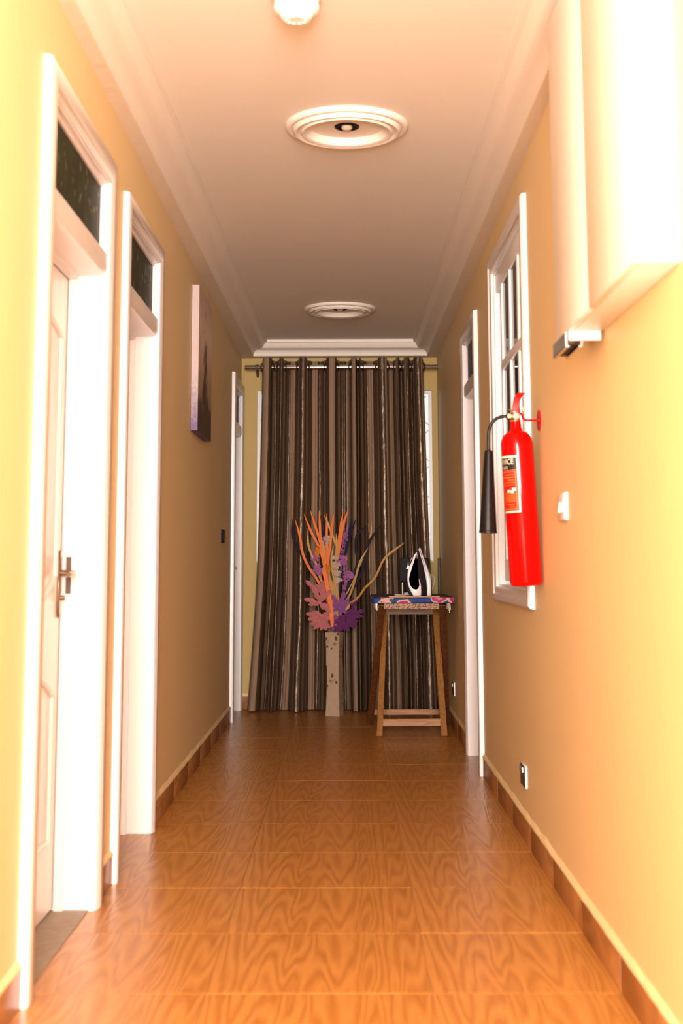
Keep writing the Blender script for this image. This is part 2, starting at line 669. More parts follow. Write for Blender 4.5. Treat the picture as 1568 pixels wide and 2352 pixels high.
def casing_prof(w, t=0.028):
    return [(0.007, -0.002), (0.007, t * 0.6), (0.014, t * 0.78), (0.026, t * 0.82), (0.034, t), (w - 0.012, t), (w - 0.003, t * 0.85), (w, t * 0.45), (w, -0.002)]


def panel_outline(y0, y1, z0, z1, arch_top=0.0, arch_bot=0.0, n=10):
    pts = []
    for i in range(n + 1):
        t = i / n
        pts.append((y0 + (y1 - y0) * t, z0 - arch_bot * (math.sin(PI * t) ** 0.8 if arch_bot else 0)))
    for i in range(n + 1):
        t = i / n
        pts.append((y1 + (y0 - y1) * t, z1 + arch_top * (math.sin(PI * t) ** 0.8 if arch_top else 0)))
    return pts


def door(num, d, xf, s, casw, handle=True, seed=1, dust=False, ld=0.122):
    y0, y1 = d['y0'], d['y1']
    r = random.Random(seed)
    root = struct(empty('door_%d' % num, (0, 0, 0)))
    X = lambda dep: xf + s * dep        # depth into the wall
    bm = bmesh.new()
    frame_sweep(bm, casing_prof(casw), y0, y1, 0.0, ZT, xf, s, False)
    new_obj('architrave', bm, M_DOOR, root, True)
    # lining of the opening
    bm = bmesh.new()
    frame_sweep(bm, [(0, 0.010), (LIN, 0.010), (LIN, -0.195), (0, -0.195)], y0, y1, 0.0, ZT, xf, s, False)
    new_obj('jamb', bm, M_DOOR, root)
    # transom rail with a rounded front and the head board behind it
    bm = bmesh.new()
    za, zb = 2.165, 2.242
    prism(bm, [(X(-0.012), za + 0.018), (X(-0.004), za + 0.004), (X(0.012), za), (X(0.12), za), (X(0.12), zb), (X(-0.012), zb)], 'y', y0, y1)
    new_obj('transom_rail', bm, M_DOOR, root, True)
    bm = bmesh.new()
    frame_sweep(bm, [(-0.014, -0.006), (0, -0.006), (0, -0.020), (-0.014, -0.020)], y0, y1, zb, ZT, xf, s, True)
    new_obj('transom_bead', bm, M_DOOR, root)
    pane = boxo('transom_pane', X(0.014), X(0.020), y0 + 0.002, y1 - 0.002, zb, ZT - 0.002, M_FIG, root)
    # pressed leaf figures in the glass
    bm = bmesh.new()
    for k in range(34):
        cy_, cz = r.uniform(y0 + 0.05, y1 - 0.05), r.uniform(zb + 0.02, ZT - 0.02)
        a = r.uniform(0.9, 2.2)
        l, w = r.uniform(0.007, 0.020), r.uniform(0.003, 0.007)
        u = Vector((0, math.cos(a), math.sin(a)))
        v = Vector((0, -math.sin(a), math.cos(a)))
        c = Vector((X(0.0136), cy_, cz))
        ring = []
        for q in range(8):
            t = 2 * PI * q / 8
            ring.append(bm.verts.new(c + u * l * math.cos(t) + v * w * math.sin(t) * (1 - 0.3 * math.cos(t))))
        tip = bm.verts.new(c + Vector((-s * 0.0006, 0, 0)))
        for q in range(8):
            bm.faces.new((ring[q], ring[(q + 1) % 8], tip))
    lf = new_obj('leaf_figures', bm, M_LEAFPRINT, pane, True)
    # stop bead
    bm = bmesh.new()
    frame_sweep(bm, [(-0.016, -ld + 0.034), (0, -ld + 0.034), (0, -ld + 0.004), (-0.016, -ld + 0.004)], y0, y1, 0.0, za, xf, s, False)
    new_obj('stop_bead', bm, M_DOOR, root)
    # leaf
    bm = bmesh.new()
    lx0, lx1 = sorted((X(ld), X(ld + 0.040)))
    box(bm, lx0, lx1, y0 + 0.003, y1 - 0.003, 0.012, za - 0.012, 0.002, 1)
    fx = X(ld)
    ya, yb = y0 + 0.125, y1 - 0.125
    outs = []
    for (z0, z1, at, ab) in ((0.25, 0.80, 0.09, 0.0), (1.02, 1.98, 0.06, 0.09)):
        ol = panel_outline(ya, yb, z0 + ab, z1 - at, at, ab)
        outs.append(ol)
        inner = panel_outline(ya + 0.045, yb - 0.045, z0 + ab + 0.04, z1 - at - 0.04, at, ab)
        prism(bm, inner, 'x', fx - s * 0.007, fx + s * 0.002, 0.005, 2)
    leaf = new_obj('leaf', bm, M_DOOR, root, True)
    for ol in outs:
        tubeo('panel_moulding', [(fx - s * 0.002, a, b) for a, b in ol], 0.011, M_DOOR, leaf, 8, True)
    if handle:
        hy, hz = y1 - 0.055, 1.118
        bm = bmesh.new()
        pl = [(hy - 0.018, 0.985), (hy - 0.010, 0.972), (hy, 0.966), (hy + 0.010, 0.972), (hy + 0.018, 0.985),
              (hy + 0.018, 1.178), (hy + 0.010, 1.190), (hy, 1.196), (hy - 0.010, 1.190), (hy - 0.018, 1.178)]
        prism(bm, pl, 'x', fx, fx - s * 0.010, 0.003, 1)
        lathe(bm, [(0.008, 0), (0.008, 0.016), (0.003, 0.018)], 12, (fx - s * 0.008, hy, 1.035), (-s, 0, 0))
        new_obj('handle_plate', bm, M_BRONZE, leaf, True)
        bm = bmesh.new()
        pts = catmull([(fx - s * 0.006, hy, hz), (fx - s * 0.035, hy, hz), (fx - s * 0.055, hy - 0.012, hz), (fx - s * 0.062, hy - 0.05, hz - 0.002), (fx - s * 0.058, hy - 0.115, hz - 0.004)], 5)
        rad = [0.011 if i < 8 else 0.0095 for i in range(len(pts))]
        tube(bm, pts, rad, 10)
        new_obj('lever_handle', bm, M_BRONZE, leaf, True)
    if dust:
        for zc in (1.145, 1.075):
            boxo('strike_plate', X(0.086), X(0.104), y1 - 0.0178, y1 - 0.0145, zc - 0.028, zc + 0.028, mat('dark_strike_metal', (0.10, 0.055, 0.045), 0.5, 0.3), root)
        boxo('threshold', X(0.004), X(0.19), y0, y1, 0.0004, 0.0035, M_DUST, root)
    return root


door(1, D1, XL, -1, 0.100, True, 1, True)
door(2, D2, XL, -1, 0.085, False, 2)
door(3, D3, XL, -1, 0.090, True, 3, False, 0.080)
door(4, D4, XR, 1, 0.080, True, 4)

# ------------------------------------------------------------------ window in the right wall
win = struct(empty('window_1'))
bm = bmesh.new()
frame_sweep(bm, [(0, -0.002), (0, 0.014), (0.012, 0.020), (0.028, 0.018), (0.036, 0.026), (0.058, 0.026), (0.068, 0.018), (0.070, -0.002)], WY0, WY1, WZ0, WZ1, XR, 1, True)
new_obj('architrave', bm, M_DOOR, win, True)
bm = bmesh.new()
frame_sweep(bm, [(-0.012, -0.002), (0.0, 0.002), (0.001, -0.195), (-0.012, -0.195)], WY0, WY1, WZ0, WZ1, XR, 1, True)
frame_sweep(bm, [(-0.030, -0.032), (-0.01, -0.032), (-0.01, -0.044), (-0.030, -0.044)], WY0, WY1, WZ0, WZ1, XR, 1, True)
frame_sweep(bm, [(-0.026, -0.072), (-0.01, -0.072), (-0.01, -0.080), (-0.026, -0.080)], WY0, WY1, WZ0, WZ1, XR, 1, True)
new_obj('jamb', bm, M_PVC, win)
# sliding sash (corridor side) with tall stiles, head and bottom boards and a cross rail
sash = empty('sash'); sash.parent = win
sy0, sy1, sz0, sz1 = WY0 + 0.012, WY1 - 0.20, WZ0 + 0.03, WZ1 - 0.012
xs0, xs1 = XR + 0.008, XR + 0.030
for yc in (sy0 + 0.03, sy0 + 0.345, sy0 + 0.655, sy1 - 0.03):
    boxo('stile', xs0, xs1, yc - 0.024, yc + 0.024, sz0 + 0.10, sz1 - 0.085, M_PVC, sash, 0.003)
boxo('head_board', xs0, xs1, sy0, WY1 - 0.013, sz1 - 0.09, sz1, M_DOOR, sash, 0.003)
boxo('bottom_board', xs0, xs1, sy0, sy1, sz0, sz0 + 0.10, M_PVC, sash, 0.003)
boxo('cross_rail', xs0 - 0.006, xs1, sy0 + 0.05, sy1 - 0.055, 2.07, 2.112, M_DOOR, sash, 0.003)
ys_ = [sy0 + 0.03, sy0 + 0.345, sy0 + 0.655, sy1 - 0.03]
for i in range(3):
    boxo('pane', xs1 - 0.012, xs1 - 0.008, ys_[i] + 0.022, ys_[i + 1] - 0.022, sz0 + 0.09, sz1 - 0.08, M_TINT, sash)
sash2 = empty('sash'); sash2.parent = win
ty0, ty1 = WY0 + 0.45, WY1 - 0.013
for yc in (ty0 + 0.03, (ty0 + ty1) / 2, ty1 - 0.025):
    boxo('stile', XR + 0.086, XR + 0.108, yc - 0.022, yc + 0.022, sz0 + 0.06, sz1 - 0.05, M_PVC, sash2, 0.003)
boxo('head_board', XR + 0.086, XR + 0.108, ty0, ty1, sz1 - 0.055, sz1, M_PVC, sash2, 0.003)
boxo('bottom_board', XR + 0.086, XR + 0.108, ty0, ty1, sz0, sz0 + 0.065, M_PVC, sash2, 0.003)
for i, (a, b) in enumerate(((ty0 + 0.05, (ty0 + ty1) / 2 - 0.02), ((ty0 + ty1) / 2 + 0.02, ty1 - 0.045))):
    boxo('pane', XR + 0.096, XR + 0.100, a, b, sz0 + 0.06, sz1 - 0.05, M_TINT, sash2)
bm = bmesh.new()
lathe(bm, [(0.006, 0), (0.006, 0.003), (0.002, 0.005)], 10, (XR + 0.055, WY1 - 0.0115, 2.30), (0, -1, 0))
lathe(bm, [(0.006, 0), (0.006, 0.003), (0.002, 0.005)], 10, (XR + 0.055, WY1 - 0.0115, 1.25), (0, -1, 0))
new_obj('screw', bm, M_BRONZE, win, True)

# ------------------------------------------------------------------ window in the back wall (behind the curtain)
w2 = struct(empty('window_2'))
bm = bmesh.new()
yw = YB + 0.03
for (a0, a1) in ((0.0, 0.025),):
    box(bm, BX0, BX0 + a1, yw, yw + 0.05, BZ0, BZ1)
    box(bm, BX1 - a1, BX1, yw, yw + 0.05, BZ0, BZ1)
    box(bm, BX0 + a1, BX1 - a1, yw, yw + 0.05, BZ1 - a1, BZ1)
    box(bm, BX0 + a1, BX1 - a1, yw, yw + 0.05, BZ0, BZ0 + a1)
new_obj('window_frame', bm, M_DOOR, w2)
bm = bmesh.new()
box(bm, -0.04, -0.005, yw, yw + 0.045, BZ0 + 0.02, BZ1 - 0.02)
new_obj('mullion', bm, M_DOOR, w2)
for a, b in ((BX0 + 0.02, -0.035), (-0.01, BX1 - 0.02)):
    boxo('pane', a, b, yw + 0.022, yw + 0.026, BZ0 + 0.02, BZ1 - 0.02, M_GLASS, w2)
# diagonal burglar bars
bm = bmesh.new()
zc = BZ0 + 0.02
step = 0.30
kk = -8
while kk < 10:
    for sg in (1, -1):
        za = BZ1 - 0.30 - step * kk
        # line z = za + sg * (x - BX1)
        x0, x1 = BX0 + 0.02, BX1 - 0.02
        seg = []
        t0, t1 = x0, x1
        zz = lambda x: za + sg * (x - BX1) * 0.9
        for t in [t0 + (t1 - t0) * i / 60 for i in range(61)]:
            if BZ0 + 0.02 < zz(t) < BZ1 - 0.02:
                seg.append(t)
        if len(seg) > 3:
            bar(bm, (seg[0], yw + 0.06, zz(seg[0])), (seg[-1], yw + 0.06, zz(seg[-1])), 0.010, 0.014, (0, 1, 0))
    kk += 1
new_obj('burglar_bars', bm, M_DOOR, w2)
boxo('window_sill', BX0, BX1, YB - 0.004, YB + 0.03, BZ0 - 0.012, BZ0 + 0.003, M_WALL, w2)

# ------------------------------------------------------------------ ceiling roses with spotlights
ROSE = [(0.155, 0.0), (0.160, -0.020), (0.170, -0.033), (0.184, -0.036), (0.190, -0.027), (0.197, -0.026), (0.205, -0.033),
        (0.215, -0.034), (0.222, -0.026), (0.226, -0.016), (0.232, -0.020), (0.244, -0.020), (0.252, -0.014), (0.256, 0.0)]


def rose(x, y, label):
    root = tag(empty('ceiling_rose', (x, y, ZC)), label, 'ceiling rose', 'ceiling roses with spotlights')
    bm = bmesh.new()
    lathe(bm, ROSE, 72, (0, 0, -0.0005), None, False)
    new_obj('moulded_ring', bm, M_PLASTER, root, True)
    bm = bmesh.new()
    lathe(bm, [(0.156, -0.001), (0.156, -0.004), (0.052, -0.004), (0.052, -0.001)], 48, (0, 0, 0), None, False)
    new_obj('centre_plate', bm, M_PLASTER, root, True)
    bm = bmesh.new()
    lathe(bm, [(0.052, -0.0005), (0.052, -0.006), (0.047, -0.009), (0.040, -0.006), (0.034, -0.004), (0.030, -0.0045), (0.0, -0.003)], 36, (0, 0, -0.001), None, False)
    sp = new_obj('spotlight_trim', bm, M_BLACK, root, True)
    bm = bmesh.new()
    lathe(bm, [(0.023, -0.004), (0.023, -0.010), (0.018, -0.016), (0.010, -0.019), (0.0, -0.020)], 24, (0, 0, -0.001), None, False)
    new_obj('bulb', bm, mat('unlit_bulb_glass', (0.62, 0.50, 0.36), 0.12, 0.6), sp, True)
    return root


rose(0.004, 5.50, 'larger-looking white moulded ceiling rose with black spotlight, nearer of the two on the ceiling')
rose(-0.045, 9.62, 'small-looking white moulded ceiling rose with black spotlight, farther one in front of the curtain')

det = tag(empty('smoke_detector', (-0.156, 4.16, ZC)), 'round white smoke detector on the ceiling in front of the roses', 'smoke detector')
bm = bmesh.new()
lathe(bm, [(0.080, 0), (0.080, -0.014), (0.074, -0.022), (0.0, -0.022)], 48, (0, 0, -0.0005), None, False)
new_obj('mounting_base', bm, M_WPL, det, True)
bm = bmesh.new()
lathe(bm, [(0.060, -0.020), (0.070, -0.032), (0.073, -0.050), (0.070, -0.062), (0.058, -0.070), (0.052, -0.072), (0.050, -0.082), (0.044, -0.090), (0.0, -0.092)], 48, (0, 0, 0), None, False)
hd = new_obj('sensor_head', bm, M_WPL, det, True)
bm = bmesh.new()
for k in range(10):
    a = 2 * PI * k / 10
    c = Vector((0.030 * math.cos(a), 0.030 * math.sin(a), -0.0915))
    lathe(bm, [(0.006, 0), (0.005, -0.003), (0.0, -0.0035)], 8, c, None, False)
new_obj('vent_ribs', bm, M_WPL, hd, True)

# ------------------------------------------------------------------ wall cabinet upper right
cab = tag(empty('wall_cabinet', (XR, 3.56, 1.81)), 'shallow white two-door wall cabinet high on the right wall', 'cabinet')
cx, cy0, cy1, cz0, cz1 = 0.637, 2.985, 4.137, 1.81, ZS - 0.004
L_ = lambda v: (v[0] - XR, v[1] - 3.56, v[2] - 1.81)


def cbox(name, x0, x1, y0, y1, z0, z1, m, bev=0.002, par=None):
    bm = bmesh.new()
    box(bm, x0 - XR, x1 - XR, y0 - 3.56, y1 - 3.56, z0 - 1.81, z1 - 1.81, bev, 2)
    return new_obj(name, bm, m, par or cab, True)


cbox('carcass', cx + 0.020, XR - 0.001, cy0 + 0.002, cy1 - 0.002, cz0 + 0.001, cz1, M_CAB)
mid = (cy0 + cy1) / 2
cbox('door', cx, cx + 0.019, cy0, mid - 0.002, cz0, cz1, M_CAB, 0.004)
cbox('door', cx, cx + 0.019, mid + 0.002, cy1, cz0, cz1, M_CAB, 0.004)
cbox('mounting_plate', cx + 0.004, XR - 0.012, 3.90, 3.915, 1.783, 1.811, M_CAB)
# metal channel under the far end
rail = bmesh.new()
X0, X1 = cx - 0.004, cx + 0.044
for (a, b, z0, z1) in ((X0, X0 + 0.004, 1.768, 1.809), (X1 - 0.004, X1, 1.768, 1.800), (X0, X0 + 0.010, 1.766, 1.770), (X1 - 0.010, X1, 1.766, 1.770)):
    box(rail, a - XR, b - XR, 3.916 - 3.56, 4.16 - 3.56, z0 - 1.81, z1 - 1.81)
ch = new_obj('metal_channel', rail, M_STEEL, cab)
cbox('channel_liner', X0 + 0.004, X1 - 0.004, 3.917, 4.155, 1.774, 1.778, M_BLACK, 0.0, ch)

# ------------------------------------------------------------------ switches and sockets


def wall_plate(name, label, cat, side, yc, zc, wy, hz, base_m, face_m, kind, group=None):
    s = 1 if side == 'R' else -1
    xf = XR if side == 'R' else XL
    root = tag(empty(name, (xf, yc, zc)), label, cat, group)
    bm = bmesh.new()
    x0, x1 = sorted((-s * 0.0005, -s * 0.009))
    box(bm, x0, x1, -wy / 2, wy / 2, -hz / 2, hz / 2, 0.0025, 2)
    new_obj('back_plate', bm, base_m, root, True)
    bm = bmesh.new()
    x0, x1 = sorted((-s * 0.0088, -s * 0.0125))
    box(bm, x0, x1, -wy / 2 + 0.003, wy / 2 - 0.003, -hz / 2 + 0.003, hz / 2 - 0.003, 0.0015, 2)
    f = new_obj('face_plate', bm, face_m, root, True)
    xs = -s * 0.0125
    if kind == 'socket':
        for c in (-wy / 4, wy / 4):
            bm = bmesh.new()
            x0, x1 = sorted((xs + s * 0.001, xs - s * 0.004))
            box(bm, x0, x1, c + 0.010, c + 0.024, 0.014, 0.034, 0.001, 1)
            new_obj('rocker', bm, M_WPL if c < 0 else face_m, f, True)
            bm = bmesh.new()
            for (dy, dz, w, h) in ((0, 0.010, 0.004, 0.010), (-0.011, -0.014, 0.010, 0.004), (0.011, -0.014, 0.010, 0.004)):
                x0, x1 = sorted((xs + s * 0.001, xs - s * 0.0006))
                box(bm, x0, x1, c - 0.005 + dy - w / 2, c - 0.005 + dy + w / 2, dz - h / 2, dz + h / 2)
            new_obj('pin_slots', bm, M_BLACK, f)
    else:
        n = 2 if wy > 0.12 else 1
        for k in range(n):
            c = (k - (n - 1) / 2) * wy / 2
            bm = bmesh.new()
            a = xs
            pr = [(a + s * 0.001, -0.020), (a - s * 0.007, -0.018), (a - s * 0.002, 0.018), (a + s * 0.001, 0.020)]
            prism(bm, pr, 'y', c - 0.014, c + 0.014)
            new_obj('rocker', bm, face_m, f)
    return root


wall_plate('wall_socket', 'dark double wall socket low on the right wall, between the white door and the camera', 'socket', 'R', 5.945, 0.267, 0.148, 0.09, M_WPL, M_SOCK, 'socket')
wall_plate('wall_socket', 'dark double wall socket low on the right wall, beside the wooden table', 'socket', 'R', 9.78, 0.285, 0.146, 0.09, M_WPL, M_SOCK, 'socket')
wall_plate('light_switch', 'white light switch plate on the right wall next to the red extinguisher', 'switch', 'R', 4.715, 1.338, 0.145, 0.094, M_WPL, M_WPL, 'switch')
wall_plate('light_switch', 'black light switch on the left wall before the far door', 'switch', 'L', 9.56, 1.338, 0.146, 0.094, M_BLACK, M_BLACK, 'switch')

# ------------------------------------------------------------------ canvas painting on the left wall
ptg = tag(empty('painting', (XL, 7.92, 2.29)), 'tall frameless canvas painting in browns on the left wall', 'painting')
PW, PH, PT = 0.74, 0.82, 0.040


def canvas_mat():
    m = mat('painted_canvas', (0.3, 0.2, 0.15), 0.45, 0.4, bump=0.25, bscale=120)
    N, L, b = nodes(m)
    tc = N.new('ShaderNodeTexCoord')
    sp = N.new('ShaderNodeSeparateXYZ')
    L.new(tc.outputs['Object'], sp.inputs[0])
    # base gradient over the height
    mr = N.new('ShaderNodeMapRange')
    mr.inputs['From Min'].default_value = -PH / 2
    mr.inputs['From Max'].default_value = PH / 2
    L.new(sp.outputs['Z'], mr.inputs['Value'])
    cr = N.new('ShaderNodeValToRGB')
    e = cr.color_ramp.elements
    e[0].position = 0.0; e[0].color = (0.035, 0.022, 0.020, 1)
    e[1].position = 1.0; e[1].color = (0.50, 0.36, 0.30, 1)
    for p, c in ((0.20, (0.05, 0.03, 0.025, 1)), (0.26, (0.34, 0.20, 0.11, 1)), (0.5, (0.50, 0.34, 0.23, 1)), (0.75, (0.62, 0.45, 0.33, 1))):
        q = e.new(p); q.color = c
    L.new(mr.outputs[0], cr.inputs['Fac'])
    # dark vertical figure in the middle with ragged edge
    mp = N.new('ShaderNodeMapping'); mp.inputs['Scale'].default_value = (1, 9, 3.5)
    L.new(tc.outputs['Object'], mp.inputs['Vector'])
    n = N.new('ShaderNodeTexNoise'); n.inputs['Scale'].default_value = 2.2; n.inputs['Detail'].default_value = 6
    L.new(mp.outputs['Vector'], n.inputs['Vector'])
    ab = N.new('ShaderNodeMath'); ab.operation = 'ABSOLUTE'
    L.new(sp.outputs['Y'], ab.inputs[0])
    # width grows downwards
    wd = N.new('ShaderNodeMapRange')
    wd.inputs['From Min'].default_value = -0.25; wd.inputs['From Max'].default_value = 0.24
    wd.inputs['To Min'].default_value = 0.20; wd.inputs['To Max'].default_value = 0.0
    L.new(sp.outputs['Z'], wd.inputs['Value'])
    d1 = N.new('ShaderNodeMath'); d1.operation = 'SUBTRACT'
    L.new(wd.outputs[0], d1.inputs[0]); L.new(ab.outputs[0], d1.inputs[1])
    nz = N.new('ShaderNodeMath'); nz.operation = 'MULTIPLY_ADD'; nz.inputs[1].default_value = 0.5; nz.inputs[2].default_value = -0.25
    L.new(n.outputs['Fac'], nz.inputs[0])
    d2 = N.new('ShaderNodeMath'); d2.operation = 'ADD'
    L.new(d1.outputs[0], d2.inputs[0]); L.new(nz.outputs[0], d2.inputs[1])
    th = N.new('ShaderNodeMapRange'); th.inputs['From Min'].default_value = 0.0; th.inputs['From Max'].default_value = 0.03
    L.new(d2.outputs[0], th.inputs['Value'])
    fc = N.new('ShaderNodeValToRGB')
    e2 = fc.color_ramp.elements
    e2[0].position = 0.35; e2[0].color = (0.018, 0.010, 0.008, 1)
    e2[1].position = 0.72; e2[1].color = (0.42, 0.17, 0.04, 1)
    q = e2.new(0.55); q.color = (0.05, 0.022, 0.012, 1)
    n3 = N.new('ShaderNodeTexNoise'); n3.inputs['Scale'].default_value = 4.0; n3.inputs['Detail'].default_value = 5
    L.new(mp.outputs['Vector'], n3.inputs['Vector'])
    L.new(n3.outputs['Fac'], fc.inputs['Fac'])
    mx = N.new('ShaderNodeMix'); mx.data_type = 'RGBA'
    L.new(th.outputs[0], mx.inputs[0]); L.new(cr.outputs['Color'], mx.inputs[6]); L.new(fc.outputs['Color'], mx.inputs[7])
    L.new(mx.outputs[2], b.inputs['Base Color'])
    return m


def edge_mat():
    m = mat('canvas_edge', (0.6, 0.5, 0.5), 0.5, 0.4, bump=0.2, bscale=150)
    N, L, b = nodes(m)
    tc = N.new('ShaderNodeTexCoord')
    sp = N.new('ShaderNodeSeparateXYZ')
    L.new(tc.outputs['Object'], sp.inputs[0])
    n = N.new('ShaderNodeTexNoise'); n.inputs['Scale'].default_value = 60
    L.new(tc.outputs['Object'], n.inputs['Vector'])
    ad = N.new('ShaderNodeMath'); ad.operation = 'MULTIPLY_ADD'; ad.inputs[1].default_value = 0.25
    L.new(n.outputs['Fac'], ad.inputs[0]); L.new(sp.outputs['Z'], ad.inputs[2])
    mr = N.new('ShaderNodeMapRange'); mr.inputs['From Min'].default_value = -0.28; mr.inputs['From Max'].default_value = 0.02
    L.new(ad.outputs[0], mr.inputs['Value'])
    cr = N.new('ShaderNodeValToRGB')
    cr.color_ramp.elements[0].color = (0.11, 0.06, 0.15, 1)
    cr.color_ramp.elements[1].color = (0.44, 0.34, 0.33, 1)
    L.new(mr.outputs[0], cr.inputs['Fac'])
    L.new(cr.outputs['Color'], b.inputs['Base Color'])
    return m


bm = bmesh.new()
box(bm, 0.002, PT, -PW / 2, PW / 2, -PH / 2, PH / 2)
new_obj('wrapped_edge', bm, edge_mat(), ptg)
bm = bmesh.new()
box(bm, PT - 0.001, PT + 0.0015, -PW / 2, PW / 2, -PH / 2, PH / 2, 0.0008, 1)
new_obj('canvas_front', bm, canvas_mat(), ptg)

# ------------------------------------------------------------------ fire extinguisher
EB = Vector((0.6815, 5.28, 1.062))
EA = Vector((0.6515, 5.28, 1.692))
ax = (EA - EB).normalized()
ext = tag(empty('fire_extinguisher', EB), 'red fire extinguisher with black discharge horn hanging on the right wall', 'fire extinguisher')
qz = Vector((0, 0, 1)).rotation_difference(ax)
ER = 0.0620


def E_(r, ang, h):
    """point in extinguisher-local space: cylinder coords round its axis; ang 0 = towards the camera (-y), 90 = -x"""
    a = math.radians(ang)
    return qz @ Vector((-r * math.sin(a), -r * math.cos(a), h))


bm = bmesh.new()
pr = [(0.0, 0.0), (ER - 0.014, 0.0), (ER - 0.006, 0.004), (ER, 0.014), (ER, 0.535)]
for k in range(1, 9):
    a = k / 8 * PI / 2 * 0.92
    pr.append((0.022 + (ER - 0.022) * math.cos(a), 0.535 + 0.056 * math.sin(a)))
pr += [(0.0235, 0.597), (0.0215, 0.603), (0.0205, 0.629), (0.0, 0.629)]
lathe(bm, pr, 64, (0, 0, 0), ax, False)
new_obj('cylinder', bm, M_RED, ext, True)


def wrap_patch(name, a0, a1, h0, h1, r, m, par, n=20):
    bm = bmesh.new()
    prev = None
    for i in range(n + 1):
        a = a0 + (a1 - a0) * i / n
        cur = [bm.verts.new(E_(r, a, h0)), bm.verts.new(E_(r, a, h1))]
        if prev:
            bm.faces.new((prev[0], cur[0], cur[1], prev[1]))
        prev = cur
    return new_obj(name, bm, m, par, True)


M_LBW = mat('label_cream', (0.80, 0.68, 0.50), 0.4)
M_LBK = mat('label_black', (0.012, 0.008, 0.006), 0.4)
M_LBR = mat('label_red', (0.75, 0.010, 0.004), 0.35)
M_LBO = mat('label_orange_print', (0.85, 0.18, 0.03), 0.4)
A0, A1, H0, H1 = 8, 172, 0.278, 0.495
lab = wrap_patch('label', A0, A1, H0, H1, ER + 0.0004, M_LBW, ext)
wrap_patch('black_band', A0 + 5.5, A1 - 5.5, H1 - 0.055, H1 - 0.0085, ER + 0.0007, M_LBK, lab)
wrap_patch('red_field', A0 + 5.5, A1 - 5.5, H0 + 0.0065, H1 - 0.0555, ER + 0.0007, M_LBR, lab)
bm = bmesh.new()
rr = ER + 0.0010


def hline(bm, a0, a1, h, t, r=rr):
    prev = None
    n = max(2, int(abs(a1 - a0) / 6))
    for i in range(n + 1):
        a = a0 + (a1 - a0) * i / n
        cur = [bm.verts.new(E_(r, a, h - t / 2)), bm.verts.new(E_(r, a, h + t / 2))]
        if prev:
            bm.faces.new((prev[0], cur[0], cur[1], prev[1]))
        prev = cur


ia0, ia1, ih0, ih1 = A0 + 12, A1 - 12, H0 + 0.014, H1 - 0.062
hline(bm, ia0, ia1, ih0, 0.0022); hline(bm, ia0, ia1, ih1, 0.0022)
for a in (ia0, ia1):
    hline(bm, a - 1.3, a + 1.3, (ih0 + ih1) / 2, ih1 - ih0)
r2 = random.Random(9)
h = ih1 - 0.012
for (lo, th) in ((0.6, .0022), (0.9, .0026), (0.5, .002), (0.8, .002), (0.75, .002)):
    hline(bm, ia0 + 6, ia0 + 6 + lo * 0.45 * (ia1 - ia0), h, th)
    hline(bm, ia0 + 80, ia0 + 80 + lo * 0.4 * (ia1 - ia0), h, th)
    h -= 0.0095
hp = h
h -= 0.022
for k in range(7):
    hline(bm, ia0 + 4, ia0 + 60 * r2.uniform(0.7, 1), h, 0.0018)
    hline(bm, ia0 + 72, ia0 + 72 + 60 * r2.uniform(0.7, 1), h, 0.0018)
    h -= 0.0052
for k in range(3):
    h -= 0.006
    hline(bm, ia0 + 10, ia0 + 50 * r2.uniform(0.5, 1), h, 0.0022)
    hline(bm, ia0 + 82, ia0 + 82 + 40 * r2.uniform(0.5, 1), h, 0.0022)
    h -= 0.003
new_obj('print_lines', bm, M_LBO, lab)['kind'] = 'stuff'
bm = bmesh.new()
for (a, dh, wa, wh) in ((20, 0, 16, .012), (42, -.006, 14, .010), (30, -.010, 10, .010), (100, 0, 16, .012), (118, -.006, 14, .010)):
    hline(bm, a, a + wa, hp - 0.008 + dh, wh)
new_obj('pictograms', bm, M_LBW, lab)['kind'] = 'stuff'


def text_mesh(body, size):
    cu = bpy.data.curves.new('text', 'FONT')
    cu.body = body
    cu.size = size
    cu.align_x = 'CENTER'
    cu.resolution_u = 2
    to = bpy.data.objects.new('text', cu)
    COL.objects.link(to)
    dg = bpy.context.evaluated_depsgraph_get()
    me = bpy.data.meshes.new_from_object(to.evaluated_get(dg))
    bpy.data.objects.remove(to)
    bpy.data.curves.remove(cu)
    return me


def wrap_text(name, body, size, amid, h, par, stretch=1.0):
    me = text_mesh(body, size)
    for v in me.vertices:
        arc = v.co.x * stretch / rr
        v.co = E_(rr, amid - math.degrees(arc), h + v.co.y)
    me.materials.clear()
    me.materials.append(M_LBW)
    o = bpy.data.objects.new(name, me)
    COL.objects.link(o)
    o.parent = par
    return o


wrap_text('label_text', 'SERVICE', 0.030, 62, H1 - 0.0335, lab, 0.78)
wrap_text('label_text', 'CO2-2KG', 0.014, 75, H1 - 0.050, lab)

